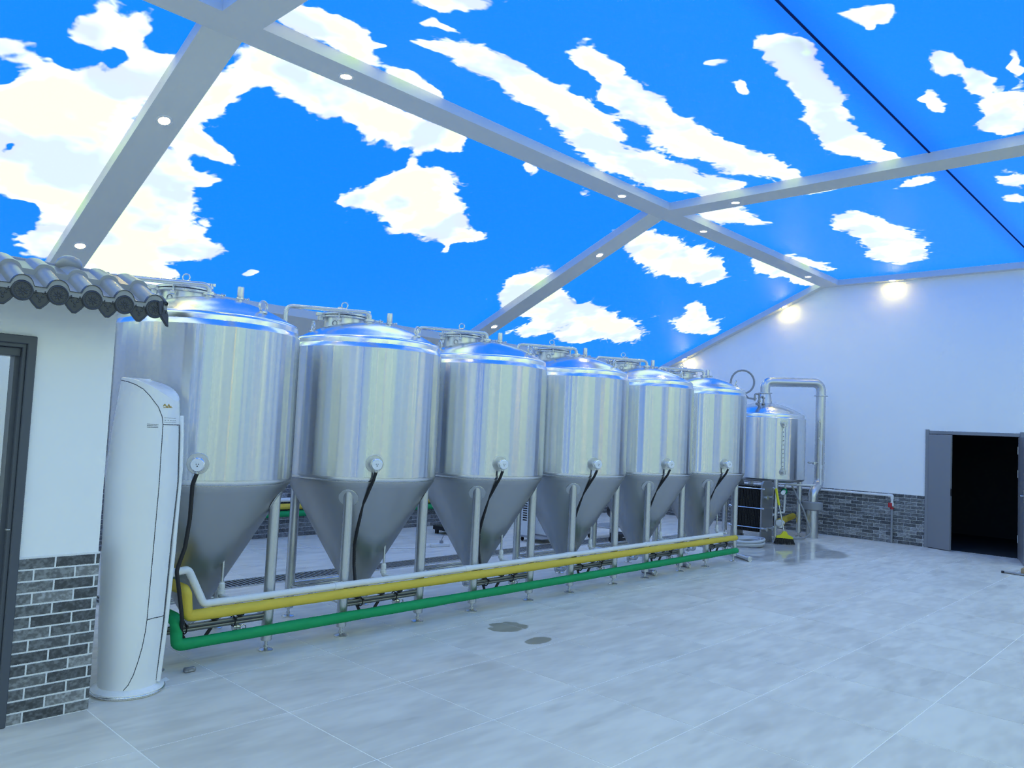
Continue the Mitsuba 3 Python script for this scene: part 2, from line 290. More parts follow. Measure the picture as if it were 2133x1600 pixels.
brick_run(w, (1.7, LEFT - .006, 0), (1, 0, 0), FAR - 1.72, (0, -1, 0), ROWS, seed=3, seen=lambda a, z: 2.6 < a < 6.7, off=.05)
w = struct('wall_right')
put('wall_right', box(NEAR, FAR, RIGHT - .12, RIGHT, 0, 3.2), 'wall_paint', False)
part(w, 'dado', box(NEAR, FAR, RIGHT, RIGHT + .012, 0, DADO), 'brick_1', False)
w = struct('wall_near')
put('wall_near', box(NEAR - .12, NEAR, RIGHT - .3, LEFT + .3, 0, 5.0), 'wall_paint', False)
part(w, 'dado', box(NEAR, NEAR + .012, RIGHT, LEFT, 0, DADO), 'brick_1', False)

# ceiling: white beams hang 0.1 m below the backlit films, flat in the middle and sloping down to both side walls
ce = struct('ceiling')
BX = [(-3.60, -3.285), (2.40, 2.715), (8.37, 8.70), (14.05, FAR)]
HB = .12
sl = math.hypot(1, SLOPE); nrm = np.array([0, SLOPE, 1]) / sl      # upward normal of the left slope
def zs(y): return CEIL - SLOPE * (y - KNEE)
def mir(m):
    m = m.copy(); m.vertices[:, 1] = 2 * MID - m.vertices[:, 1]; m.invert(); return m
EDGE_Y = 9.05
bays = [(NEAR, BX[0][0])] + [(BX[k][1], BX[k + 1][0]) for k in range(3)]
for side in (0, 1):
    g = mir if side else (lambda m: m)
    part(ce, 'ridge_beam', g(box(NEAR, FAR, 5.285, KNEE, CEIL, CEIL + HB)), 'beam_paint', False)
    q = [(NEAR, EDGE_Y, zs(EDGE_Y)), (FAR, EDGE_Y, zs(EDGE_Y)), (FAR, LEFT, zs(LEFT)), (NEAR, LEFT, zs(LEFT))]
    part(ce, 'eaves_beam', g(prism(q, (0, 0, HB * sl))), 'beam_paint', False)
    for x0, x1 in BX:
        q = [(x0, KNEE, zs(KNEE)), (x1, KNEE, zs(KNEE)), (x1, EDGE_Y, zs(EDGE_Y)), (x0, EDGE_Y, zs(EDGE_Y))]
        part(ce, 'sloping_beam', g(prism(q, (0, 0, HB * sl))), 'beam_paint', False)
    for x0, x1 in bays:
        z0, z1 = CEIL + .1 * sl - SLOPE * 0, 0
        q = np.array([(x0, KNEE - .02, zs(KNEE - .02) + .1 * sl), (x1, KNEE - .02, zs(KNEE - .02) + .1 * sl), (x1, EDGE_Y + .02, zs(EDGE_Y + .02) + .1 * sl), (x0, EDGE_Y + .02, zs(EDGE_Y + .02) + .1 * sl)])
        if side: q[:, 1] = 2 * MID - q[:, 1]
        m = mesh(q, [[0, 3, 2], [0, 2, 1]] if not side else [[0, 1, 2], [0, 2, 3]])
        if m.face_normals[0][2] > 0: m.invert()
        k = put('ceiling__sky_film', {**ply(m, 'film', False, uv=np.array([[0, 0], [1, 0], [1, 1], [0, 1.0]])), 'emitter': FILM}, None)
        y0, y1 = (MID + .009, 5.285 + .02) if not side else (2 * MID - 5.305, MID - .009)
        m = mesh([(x0, y0, CEIL + .1), (x1, y0, CEIL + .1), (x1, y1, CEIL + .1), (x0, y1, CEIL + .1)], [[0, 3, 2], [0, 2, 1]])
        if m.face_normals[0][2] > 0: m.invert()
        k = put('ceiling__sky_film', {**ply(m, 'film', False, uv=np.array([[0, 0], [1, 0], [1, 1], [0, 1.0]])), 'emitter': FILM}, None)
for x0, x1 in BX: part(ce, 'cross_beam', box(x0, x1, 2 * MID - 5.285, 5.285, CEIL, CEIL + HB), 'beam_paint', False)
for x0, x1 in bays: part(ce, 'seam_track', box(x0, x1, MID - .009, MID + .009, CEIL + .094, CEIL + .12), 'seam_blue', False)

# grey double door in the far wall, one narrow and one wide leaf, with the unlit store room behind
d1 = struct('door_1')
FX = FAR - .03
part(d1, 'frame', cat([box(FX, FAR + .13, DOOR_L - .055, DOOR_L, 0, DOOR_H + .02, .004), box(FX, FAR + .13, DOOR_R, DOOR_R + .055, 0, DOOR_H + .02, .004), box(FX + .008, FAR + .13, DOOR_R + .055, DOOR_L - .055, DOOR_H - .055, DOOR_H, .004),
                       box(FAR + .03, FAR + .06, DOOR_L - .075, DOOR_L - .055, 0, DOOR_H - .055), box(FAR + .03, FAR + .06, DOOR_R + .055, DOOR_R + .075, 0, DOOR_H - .055)]), 'door_grey', False)
def leaf(hinge, free, h, sx):
    a, b = np.array(hinge), np.array(free); L = np.linalg.norm(b - a); ang = math.degrees(math.atan2(*(b - a)[::-1]))
    m = box(0, L, -.02, .02, .012, h, .003)
    k = part(d1, 'leaf', move(m, (*a, 0), rz=ang), 'door_grey', False)
    for z in (.30, 1.30, 1.66): part(k, 'hinge', move(cat([cyl((-.004, sx * .022, z - .06), (-.004, sx * .022, z + .06), .007, 10)]), (*a, 0), rz=ang), 'steel_fitting')
    part(k, 'lock_plate', move(cat([box(L - .001, L + .0015, -.012, .012, .88, 1.0), box(L + .001, L + .004, -.006, .006, .91, .95)]), (*a, 0), rz=ang), 'rubber_black', False)
    return k, a, ang, L
leaf((FX, DOOR_L - .062), (14.0, 3.405), DOOR_H - .062, 1)
k, a, ang, L = leaf((FX, DOOR_R + .06), (13.31, 2.27), DOOR_H - .062, -1)
part(k, 'handle', move(cat([tube([(L - .07, -.02, 1.0), (L - .07, -.06, 1.0), (L - .19, -.06, 1.0)], .009, 10, .02), box(L - .095, L - .045, -.026, -.02, .90, 1.08, .003)]), (*a, 0), rz=ang), 'steel_fitting')
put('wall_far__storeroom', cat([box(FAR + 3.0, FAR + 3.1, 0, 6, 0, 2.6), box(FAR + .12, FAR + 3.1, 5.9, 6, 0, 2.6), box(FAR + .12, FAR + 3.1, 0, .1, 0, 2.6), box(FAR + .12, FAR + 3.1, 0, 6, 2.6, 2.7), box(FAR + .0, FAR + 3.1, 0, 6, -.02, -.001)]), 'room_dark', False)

# recessed downlights in the beams
def downlight(p, normal, label, group=None):
    t = thing('downlight', label, 'ceiling light', group)
    n = np.array(normal, float); n /= np.linalg.norm(n); p = np.array(p, float)
    A = trimesh.geometry.align_vectors([0, 0, 1], n)
    r = lathe([(.047, -.004), (.047, .004), (.055, .006), (.064, .0035), (.066, 0), (.066, -.002)], 32); r.apply_transform(A); r.apply_translation(p)
    part(t, 'trim_ring', r, 'plastic_white')
    g = mesh(*(lambda a: (np.vstack([np.stack([.047 * np.cos(a), .047 * np.sin(a), a * 0], 1), [[0, 0, 0]]]), [[i, (i + 1) % 24, 24] for i in range(24)]))(np.arange(24) * np.pi / 12))
    g.apply_transform(A); g.apply_translation(p + n * .002)
    k = num(t + '__lamp_disc'); scene[k] = {**ply(g, 'lamp_glass', False), 'emitter': LAMP_ON}
BY, DN, DS = 5.4425, (0, 0, -1), -nrm
def ons(x, y): return (x, y, zs(y))
for x, l in ((3.565, 'recessed round downlight in the long ceiling beam, nearest the camera'), (7.547, 'recessed downlight in the long ceiling beam just before the middle beam crossing'), (9.506, 'recessed downlight in the long ceiling beam just past the middle beam crossing'), (13.10, 'recessed downlight in the long ceiling beam where it meets the far wall')):
    downlight((x, BY, CEIL), DN, l)
for q, l in (((2.5575, 6.575), 'upper recessed downlight in the wide sloping beam above the kiosk roof'), ((2.5575, 8.43), 'lower recessed downlight in the wide sloping beam above the kiosk roof'),
             ((8.535, 6.50), 'upper downlight in the sloping beam behind the tanks'), ((8.535, 8.50), 'lower downlight in the sloping beam, just above the third tank')):
    downlight(ons(*q), DS, l)
downlight((8.535, 4.463, CEIL), DN, 'recessed downlight in the level cross beam right of the beam crossing')
downlight((14.085, 4.375, CEIL), DN, 'downlight on the level top edge of the far wall with a yellow glow below')
for q, l in (((14.10, 6.30), 'downlight on the sloping edge of the far wall with a yellow glow below it'), ((14.10, 8.42), 'downlight on the sloping edge of the far wall, low behind the fifth tank')):
    downlight(ons(*q), DS, l)
def hidden_light(p, n):
    """One of the same lamps beyond the frame: kept as a part of the ceiling."""
    n = np.array(n, float); n /= np.linalg.norm(n); A = trimesh.geometry.align_vectors([0, 0, 1], n); p = np.array(p, float)
    g = mesh(*(lambda a: (np.vstack([np.stack([.047 * np.cos(a), .047 * np.sin(a), a * 0], 1), [[0, 0, 0]]]), [[i, (i + 1) % 12, 12] for i in range(12)]))(np.arange(12) * np.pi / 6))
    g.apply_transform(A); g.apply_translation(p + n * .002); k = num('ceiling__lamp_disc'); scene[k] = {**ply(g, 'lamp_glass', False), 'emitter': LAMP_ON}
XS, YR = (-5.6, -4.6, -2.3, 1.4), 2 * MID - BY
for q in [(x, BY) for x in XS] + [(x, YR) for x in (*XS, 3.57, 7.55, 9.5, 13.1)] + [(x, y) for x in (-3.44, 2.5575) for y in (4.46, .08)] + [(8.535, .08), (14.085, .08)]: hidden_light((*q, CEIL), DN)
for x in (-3.44, 2.5575, 8.535, 14.085):
    for y in (6.5, 8.45):
        hidden_light((x, 2 * MID - y, zs(y)), DS * [1, -1, 1])
        if x < 0: hidden_light((x, y, zs(y)), DS)

# ------------------------------------------------------------------ the six fermentation tanks
TX, TY, PITCH_X = 2.505, 5.335, 1.369
R, ZB, ZT = .615, 1.168, 2.19
def dome_profile(R0, z0, z1, zk, apex, knuckle=.045):
    """Rim, short skirt, knuckle, then a spherical cap up to the apex."""
    a, h = R0 - knuckle * .75, apex - zk - knuckle * .62
    Rs = (a * a + h * h) / (2 * h)
    pts = [(R0, z0), (R0, z1)]
    for t in np.linspace(0, 1, 6)[1:-1]: pts.append((R0 - knuckle * .75 * (1 - math.cos(t * math.pi / 2)) * 1.0, z1 + (zk + knuckle * .62 - z1) * math.sin(t * math.pi / 2)))
    for r in np.linspace(a, 0.0, 14): pts.append((max(r, 1e-4), apex - Rs + math.sqrt(Rs * Rs - r * r)))
    return pts
def cone_r(z, zb=ZB - .012, r0=.606, k=.588): return max(r0 - (zb - z) * k, .045)
def wobble(seed, amp):
    rg = np.random.default_rng(seed); ks = rg.integers(7, 75, 26); ph = rg.uniform(0, 6.28, 26); ap = rg.uniform(.4, 1, 26) / ks ** .8; dz = rg.uniform(-.25, .25, 26)
    return lambda th, z: amp * sum(a * np.sin(k * th + p + d * z * 3) for k, p, a, d in zip(ks, ph, ap, dz))
def az(deg, r, z): a = math.radians(deg); return np.array([r * math.cos(a), r * math.sin(a), z])
def eye(c, R0=.026, r0=.0055, axis=(.7, .7, 0)): return ring(c, R0, r0, axis, 20, 8)
LEG = .375
tank_parts = []      # (name below the tank, ply dict or mesh, material, smooth, label)
def tp(name, m, material, smooth=35, label=None):
    if name.startswith('manway'): m.apply_translation([0, 0, -.042])
    tank_parts.append((name, ply(m, material, smooth), label))
m, uv = lathe_uv([(R, ZB + .03), (R, ZB + .035)], 200)
tp('lower_band', lathe([(R - .014, ZB - .006), (R - .004, ZB + .004), (R, ZB + .016), (R, ZB + .032)], 160), 'steel_dome', True)
m, uv = lathe_uv([(R, ZT), (R - .0035, ZT + .012), (.603, ZT + .034), (.6005, ZT + .037)], 160)
tp('shoulder', m, 'steel_dome', True)
tp('dome', lathe(dome_profile(.600, ZT + .036, ZT + .066, ZT + .068, 2.445), 128), 'steel_dome', 60)
zs_ = np.linspace(ZB - .012, .20, 24)
tp('cone', lathe([(R - .012, ZB + .0)] + [(cone_r(z), z) for z in zs_] + [(.03, .195)], 128), 'steel_cone', 50)
tp('outlet', cat([tube([(0, 0, .205), (0, 0, .13), (0, .12, .13)], .024, 14, .04), ring((0, 0, .185), .034, .008), disc_along((0, .10, .13), (0, 1, 0), .040, .028)]), 'steel_fitting', 40)
tp('outlet__valve_handle', cat([box(-.008, .008, .09, .11, .15, .19, .003), box(-.07, .012, .088, .112, .188, .2, .003)]), 'rubber_black', 30, 'black lever')
# manway
MX, MY = -.10, .235
tp('manway', lathe([(.168, 2.33), (.168, 2.525)], 40, (MX, MY)), 'steel_fitting', True)
tp('manway__flange', lathe([(.168, 2.522), (.196, 2.522), (.2, 2.526), (.2, 2.536), (.196, 2.54), (.168, 2.54)], 40, (MX, MY)), 'steel_fitting', 40)
tp('manway__lid', lathe([(.0, 2.541), (.19, 2.541), (.2, 2.545), (.2, 2.556), (.194, 2.562), (.175, 2.566), (.12, 2.588), (.06, 2.598), (1e-4, 2.60)], 40, (MX, MY)), 'steel_fitting', 40)
tp('manway__eye_ring', cat([eye((MX, MY, 2.645)), cyl((MX, MY, 2.598), (MX, MY, 2.622), .007, 10)]), 'steel_fitting', 40)
for a in (-135, -60, 20, 100):
    b = np.array([MX, MY, 0]) + az(a, .212, 0)
    tp('manway__swing_bolt', cat([cyl(b + [0, 0, 2.49], b + [0, 0, 2.60], .007, 10), disc_along(b + [0, 0, 2.567], (0, 0, 1), .016, .016, 6), move(cat([box(-.03, -.008, -.004, .004, 0, .022, .003), box(.008, .03, -.004, .004, 0, .022, .003)]), b + [0, 0, 2.58], rz=a + 40), disc_along(b + [0, 0, 2.50], az(a + 90, 1, 0), .014, .03, 12)]), 'steel_fitting', 40)
b = np.array([MX, MY, 0]) + az(170, .2, 0)
tp('manway__hinge', cat([move(box(-.01, .03, -.02, .02, 2.49, 2.53, .006), (*b[:2], 0), rz=170), cyl(b + az(80, .05, 2.53), b - az(80, .05, 0) + [0, 0, 2.53], .011, 12), move(box(-.012, .05, -.012, .012, 2.528, 2.56, .004), (*b[:2], 0), rz=170)]), 'steel_fitting', 30)
nb = np.array([MX, MY, 2.47]) + az(-150, .168, 0)
tp('manway__neck_eye', ring(nb, .02, .004, az(-150, 1, 0), 18, 6), 'steel_dark', True)
# spray arm with its clamp on the crown, relief valve, lifting lugs
tp('spray_arm', tube([(-.075, -.10, 2.42), (-.075, -.10, 2.52), (-.648, .239, 2.522), (-.648, .239, 1.30)], .0178, 16, .055), 'steel_tube', 60)
FC = np.array([-.075, -.10, 0])
tp('spray_arm__clamp', move(cat([disc_along((0, 0, 2.455), (0, 0, 1), .044, .022, 24, .004), disc_along((0, 0, 2.438), (0, 0, 1), .028, .035), cyl((.03, -.04, 2.455), (.075, -.05, 2.455), .006, 8), disc_along((.07, -.049, 2.455), (1, -.2, 0), .013, .012, 8), move(box(-.004, .004, -.018, .018, -.006, .006, .002), (.082, -.052, 2.455))]), FC), 'steel_fitting', 35)
tp('spray_arm__bracket', cat([cyl((-.648, .239, 1.6), (-.57, .21, 1.6), .01, 10), ring((-.648, .239, 1.6), .02, .005)]), 'steel_fitting', 40)
vx, vy = .205, .0
tp('relief_valve', cat([cyl((vx, vy, 2.40), (vx, vy, 2.47), .016, 16), disc_along((vx, vy, 2.475), (0, 0, 1), .030, .016, 20, .003), lathe([(.0, 2.483), (.022, 2.483), (.024, 2.49), (.024, 2.557), (.021, 2.563), (1e-4, 2.564)], 20, (vx, vy)), cyl((vx + .02, vy - .03, 2.475), (vx + .045, vy - .035, 2.475), .006, 8), disc_along((vx + .045, vy - .035, 2.475), (1, 0, 0), .011, .01, 8)]), 'steel_fitting', 40)
for a in (163, 38, -72):
    p = az(a, .475, 2.375)
    tp('lifting_lug', cat([ring(p, .036, .008, az(a, 1, 0), 24, 8), disc_along(p - [0, 0, .042], (0, 0, 1), .03, .014, 20, .003)]), 'steel_fitting', 40)
# legs with weld pads and levelling feet
cn = np.array([0.0, 0.0, 1.0])
for sx, sy in ((-1, -1), (1, -1), (1, 1), (-1, 1)):
    x, y = sx * LEG, sy * LEG
    tp('leg', lathe([(1e-4, .07), (.035, .07), (.038, .074), (.038, 1.09)], 28, (x, y)), 'steel_tube', 40)
    leg_i = sum(1 for q in tank_parts if q[0].split('__')[0].startswith('leg')) - 1
    ln = 'leg' if (sx, sy) == (-1, -1) else {(1, -1): 'leg_001', (1, 1): 'leg_002', (-1, 1): 'leg_003'}[(sx, sy)]
    tank_parts[-1] = (ln, *tank_parts[-1][1:])
    d = np.array([sx, sy, 0]) / math.sqrt(2); nn = d * .862 - cn * .507
    pc = d * (cone_r(1.035) + .0015) + [0, 0, 1.035]
    tp(ln + '__weld_pad', disc_along(pc, nn, .076, .005, 32, .002), 'steel_tube', 40)
    tp(ln + '__foot', cat([cyl((x, y, .012), (x, y, .075), .011, 10), disc_along((x, y, .03), (0, 0, 1), .018, .012, 6), lathe([(1e-4, .016), (.018, .016), (.045, .009), (.05, .006), (.05, .0), (1e-4, .0)], 28, (x, y))]), 'steel_fitting', 40)
# rails and the front manifold between the legs
for sx in (-1, 1): tp('side_rail', cyl((sx * LEG, -LEG + .03, .245), (sx * LEG, LEG - .03, .245), .013, 12), 'steel_tube', True)
for z in (.232, .262): tp('rear_rail', cyl((-LEG + .03, LEG, z), (LEG - .03, LEG, z), .014, 12), 'steel_tube', True)
for z, yy in ((.250, -LEG - .0), (.222, -LEG + .012)): tp('front_rail', cat([cyl((-LEG + .03, yy, z), (LEG - .03, yy, z), .0135, 14)]), 'steel_dark', True)
for x in (-.21, .12): tp('cable_tie', cat([ring((x, -LEG + .005, .236), .034, .0045, (1, 0, 0), 20, 6), box(x - .006, x + .006, -LEG - .045, -LEG - .02, .25, .262, .002)]), 'rubber_black', 30)
for x, dx in ((-.23, .05), (-.02, -.05)): tp('brace', tube([(x, -LEG + .02, .215), (x + dx, -LEG + .03, .135)], .012, 8), 'rubber_black', 30)
tp('sample_valve', cat([disc_along((.16, -LEG + .03, .185), (1, 0, 0), .02, .05, 14), disc_along((.16, -LEG + .03, .185), (1, 0, 0), .03, .014, 16), cyl((.16, -LEG + .03, .16), (.16, -LEG + .03, .222), .011, 10), ring((.20, -LEG + .01, .18), .02, .004, (0, 1, 0))]), 'steel_fitting', 40)
tp('sample_valve__lever', move(box(0, .085, -.008, .008, -.003, .003, .002), (.185, -LEG - .01, .178), rz=-12, ry=8), 'plastic_blue', 30, 'blue lever')
for x in (-.27, -.04, .14): tp('pipe_block', box(x, x + .05, -LEG - .02, -LEG + .03, .268, .292, .004), 'rubber_black', 30)
# thermometer head with its lead
SA = -117.0; sd = az(SA, 1, 0)
tp('sensor', cat([disc_along(sd * (R + .001) + [0, 0, 1.306], sd, .068, .006, 36, .002), disc_along(sd * (R + .03) + [0, 0, 1.306], sd, .024, .06, 20)]), 'steel_fitting', 40)
hc = sd * (R + .082) + [0, 0, 1.304]
tp('sensor__head', cat([disc_along(hc, sd, .044, .056, 32, .008), cyl(hc - [0, 0, .040], hc - [0, 0, .058], .012, 12)]), 'steel_chrome', 40)
side = np.array([-sd[1], sd[0], 0])
tp('sensor__cap', disc_along(hc + sd * .029, sd, .039, .006, 32, .002), 'dial_face', 40, 'white round cap')
tp('sensor__cap_mark', cat([disc_along(hc + sd * .0325 + side * (.008 * math.cos(a)) + np.array([0, 0, .008 * math.sin(a)]), sd, .0032, .0012, 10) for a in (math.pi / 6, 5 * math.pi / 6)] + [move(disc_along((0, 0, 0), sd, .004, .0012, 10), hc + sd * .0325 + np.array([0, 0, -.009]))]), 'rubber_black', 30)
cab0 = hc - [0, 0, .055]
cable_std = [cab0, cab0 + [.004, .03, -.06], (-.268, -.415, .986), (-.236, -.322, .80), (-.215, -.262, .66), (-.2, -.25, .5), (-.23, -.34, .28)]
tp('glycol_inlet', cat([cyl((.072, -.278, .66), (.072, -.278, .455), .0095, 12), ring((.074, -.281, .635), .026, .004, (.25, -.9, -.4), 20, 6)]), 'steel_tube', 60)

ORD = ['nearest, behind the white air conditioner', 'second from the camera', 'third from the camera', 'fourth from the camera', 'fifth from the camera', 'farthest, next to the brew kettle']
for i in range(6):
    cx = TX + PITCH_X * i
    t = thing('fermentation_tank', f'tall stainless steel conical tank in the row, {ORD[i]}', 'tank')
    prof = [(R, z) for z in np.linspace(ZB + .03, ZT + .001, 9)]
    m, uv = lathe_uv(prof, 480, wobble(10 + i, .0034))
    put(t + '__shell', ply(m, 'steel_shell', True, uv=uv), None, at=(cx, TY, 0))
    for name, d, lab in tank_parts:
        k = put(t + '__' + name, d, None, at=(cx, TY, 0))
        if lab: labels[k] = {'label': lab}
    if i == 0:
        path = [cab0 + [cx, TY, 0], (2.176, 4.735, 1.18), (2.193, 4.775, .963), (2.179, 4.785, .785), (2.139, 4.79, .645), (2.165, 4.80, .536), (2.20, 4.80, .345), (2.22, 4.85, .25)]
    else: path = [np.array(p) + [cx, TY, 0] for p in cable_std]
    part(t, 'sensor__cable', tube(path, .0125, 10, .08, 5), 'rubber_black', True, 'black cable hanging from the sensor')
    if i == 4: part(t, 'drip_tube', tube([(cx + .072, TY - .278, .60), (cx + .10, TY - .30, .72), (cx + .2, TY - .34, .90)], .012, 10, .03), 'steel_chrome', True)

# ------------------------------------------------------------------ pipes along the front of the row
YW, YY_, YG, ZW = 4.888, 4.870, 4.862, .396
def lumpy(r, seed, every):
    rg = np.random.default_rng(seed); ph = rg.uniform(0, 6.28, 5)
    return lambda t: r * (1 + .035 * math.sin(t * every + ph[0]) + .025 * math.sin(t * every * 2.7 + ph[1]) + .02 * math.sin(t * every * .41 + ph[2]))
def subdiv(pts, step=.12):
    out = []
    for a, b in zip(pts[:-1], pts[1:]):
        n = max(1, int(np.linalg.norm(b - a) / step)); out += [a + (b - a) * k / n for k in range(n)]
    return np.array(out + [pts[-1]])
t = thing('white_pipe', 'white plastic pipe running over the yellow pipe in front of the tank legs', 'pipe')
part(t, 'run', tube([(2.13, YW, .612), (2.258, YW, .628), (2.375, YW, ZW), (9.24, YW, ZW)], .0245, 20, .04), 'pvc_white', 50)
for x in (2.15, 3.40, 4.72, 6.10, 7.5, 9.2):
    part(t, 'coupling', (tube([(x - .03, YW, .611), (x + .03, YW, .618)], .0275, 20) if x < 2.2 else tube([(x - .035, YW, ZW), (x + .035, YW, ZW)], .0285, 20)), 'pvc_white', 40)
for i in range(6):
    x, y = TX + PITCH_X * i + .072, TY - .278
    k = ('fermentation_tank' if i == 0 else f'fermentation_tank_{i:03d}')
    part(k, 'glycol_inlet__union', lathe([(1e-4, .395), (.014, .395), (.014, .405), (.025, .407), (.025, .432), (.017, .434), (.017, .442), (.021, .444), (.021, .476), (.016, .48), (.016, .488), (1e-4, .488)], 12, (x, y)), 'pvc_white', 20, 'white plastic union')
    part(k, 'inlet_branch', tube([(x, YW + .026, ZW), (x, y, ZW - .004), (x, y, .405)], .0145, 12, .02), 'pvc_white', 40, 'white plastic elbow')
t = thing('yellow_pipe', 'yellow foam insulated pipe running below the white pipe along the tank row', 'pipe')
pts = subdiv(fillet([(2.245, 6.1, .50), (2.245, YY_, .50), (2.262, YY_, .335), (9.59, YY_, .332)], .045, 7))
part(t, 'run', tube(pts, .034, 20, rfun=lumpy(.0355, 1, 60)), 'foam_yellow', 60)
part(t, 'end_cap', cat([disc_along((9.60, YY_, .332), (1, 0, 0), .028, .03, 20, .004), ring((9.61, YY_, .332), .026, .005, (1, 0, 0))]), 'steel_dark', 40)
t = thing('green_pipe', 'green foam insulated pipe, lowest of the pipes along the tank row', 'pipe')
pts = subdiv(fillet([(2.19, 5.9, .33), (2.19, YG, .33), (2.205, YG, .165), (9.60, YG, .165)], .045, 7))
part(t, 'run', tube(pts, .037, 20, rfun=lumpy(.0375, 2, 55)), 'foam_green', 60)
part(t, 'end_cap', cat([disc_along((9.61, YG, .165), (1, 0, 0), .03, .03, 20, .004), ring((9.62, YG, .165), .028, .005, (1, 0, 0))]), 'steel_dark', 40)
t = thing('steel_hose_pipe', 'short polished steel pipe lying across the foot of the last tank', 'pipe')
part(t, 'tube', tube([(10.20, 5.25, .035), (9.90, 4.83, .035)], .03, 18), 'steel_chrome', 40)
part(t, 'end_collar', cat([tube([(9.915, 4.85, .035), (9.88, 4.80, .035)], .034, 20), ring((9.88, 4.80, .035), .030, .005, (-.58, -.81, 0))]), 'steel_fitting', 40)
for n, (x, y) in enumerate(((8.66, 5.02), (7.83, 4.98))):
    t = thing('floor_pipe_stub', ('dark pipe stub on the floor beside the foot of the last tank', 'dark pipe stub on the floor under the green pipe at the fifth tank')[n], 'pipe')
    part(t, 'tube', tube([(x, y + .16, .034), (x, y, .034)], .027, 14), 'steel_dark', 40)
    part(t, 'collar', cat([disc_along((x, y, .034), (0, 1, 0), .034, .03, 20, .004), ring((x, y - .015, .034), .026, .006, (0, 1, 0))]), 'steel_fitting', 40)

# ------------------------------------------------------------------ cabinet air conditioner
t = thing('air_conditioner', 'tall white rounded floor standing air conditioner beside the brick corner', 'air conditioner')
AC = np.array([1.87, 4.72]); Rv = np.array([.684, -.728]) / math.hypot(.684, .728)
acr = lambda z: np.interp(z, [.03, .05, .4, .8, 1.2, 1.5, 1.8], [.160, .158, .178, .19, .2, .183, .155])
def ztop(s): return 1.585 + .222 * (1 - np.clip((s + .16) / .345, 0, 1) ** 2.6) ** (1 / 2.0)
def ac_point(deg, z, lift=0.0):
    a = math.radians(deg); r = acr(z) + lift; return np.array([AC[0] + r * math.cos(a), AC[1] + r * math.sin(a), z])
n, v = 96, []
th = np.arange(n) * 2 * np.pi / n
for tt in np.linspace(.03, 1, 40):
    for a in th:
        d = np.array([math.cos(a), math.sin(a)]); z = tt * 1.8; r = acr(z); s = (d * r) @ Rv; z = .036 + (ztop(s) - .036) * (tt - .03) / .97; r = acr(z); v.append([*(AC + d * r), z])
v = np.array(v); f = []; i = np.arange(n); j = (i + 1) % n
for k in range(39): f += [np.stack([k * n + i, k * n + j, k * n + n + j], 1), np.stack([k * n + i, k * n + n + j, k * n + n + i], 1)]
rings = [v]; base = 39 * n; last = v[39 * n:]
for q in np.linspace(.96, 0, 10):
    pts = last.copy(); pts[:, :2] = AC + (last[:, :2] - AC) * q; s = (pts[:, :2] - AC) @ Rv; pts[:, 2] = np.maximum(ztop(s), last[:, 2]) + .004
    rings.append(pts); b2 = base + n
    f += [np.stack([base + i, base + j, b2 + j], 1), np.stack([base + i, b2 + j, b2 + i], 1)]; base = b2
part(t, 'body', trimesh.Trimesh(np.vstack(rings), np.vstack(f), process=False), 'ac_white', 50)
part(t, 'base', lathe([(1e-4, .002), (.190, .002), (.196, .012), (.194, .026), (.175, .036), (.156, .046), (1e-4, .046)], 64, AC), 'ac_white', 40)
part(t, 'chrome_rim', ring((*AC, .014), .195, .0065, (0, 0, 1), 72, 8), 'steel_chrome', True)
def surf_line(pts, r, lift=.0008, n=10):
    p = [np.array(q, float) for q in pts]; out = []
    for a, b in zip(p[:-1], p[1:]): out += [a + (b - a) * k / n for k in range(n)]
    out.append(p[-1]); return tube([ac_point(*q, lift) for q in out], r, 6)
part(t, 'front_seam', surf_line([(-119.3, .046), (-111, .075), (-102.7, .131), (-96, .21), (-91.4, .28), (-88.5, .36), (-87.3, .433), (-86.8, .927), (-86.4, 1.228), (-85.4, 1.415), (-84.2, 1.546), (-85.6, 1.587), (-93.7, 1.645), (-110.8, 1.708), (-124, 1.745), (-140, 1.768), (-158, 1.782), (-180, 1.79), (-194, 1.792)], .0022, .0006), 'ac_gap', True, 'dark seam')
part(t, 'outlet_seam', surf_line([(-84.2, 1.546), (-67.5, 1.546), (-38.5, 1.546)], .0026), 'ac_gap', True, 'dark seam')
part(t, 'lower_seam', surf_line([(-87.4, .435), (-72, .438), (-46, .433)], .0024), 'ac_gap', True, 'dark seam')
part(t, 'side_slot', surf_line([(-38.5, 1.546), (-41.2, 1.362), (-47.0, .863), (-46.0, .435), (-44, .06)], .0040), 'ac_gap', True, 'dark slot')
rail = [ac_point(d_, z, .010) for d_, z in ((-30, 1.60), (-34, 1.50), (-37, 1.30), (-41, .86), (-41, .43), (-41, .055))]
part(t, 'side_rail', tube(fillet(rail, .1, 5), .014, 10), 'ac_white', True)
rg = random.Random(2); scr = []
for k in range(7): scr.append(np.array([-84.5 + 2.9 * k, 1.652 + (.012 if k % 3 == 1 else -.004 * (k % 2))]))
part(t, 'script_badge', cat([surf_line(scr, .0028, .002, 4), surf_line([(-84, 1.644), (-64, 1.647)], .002, .002, 6)]), 'gold', 30, 'small gold script badge')
part(t, 'display_print', cat([surf_line([(-81 + 6 * k, 1.571), (-78.5 + 6 * k, 1.571)], .0022, .001, 2) for k in range(5)] + [surf_line([(-82, 1.585), (-53, 1.585)], .0012, .0006, 8), surf_line([(-82, 1.559), (-53, 1.559)], .0012, .0006, 8)]), 'plastic_grey', 30, 'faint grey printed symbols')
part(t, 'sticker', cat([surf_line([(-112, z), (-93, z)], .002, .0006, 8) for z in (1.528, 1.537, 1.546)]), 'plastic_grey', 30, 'faint grey sticker')

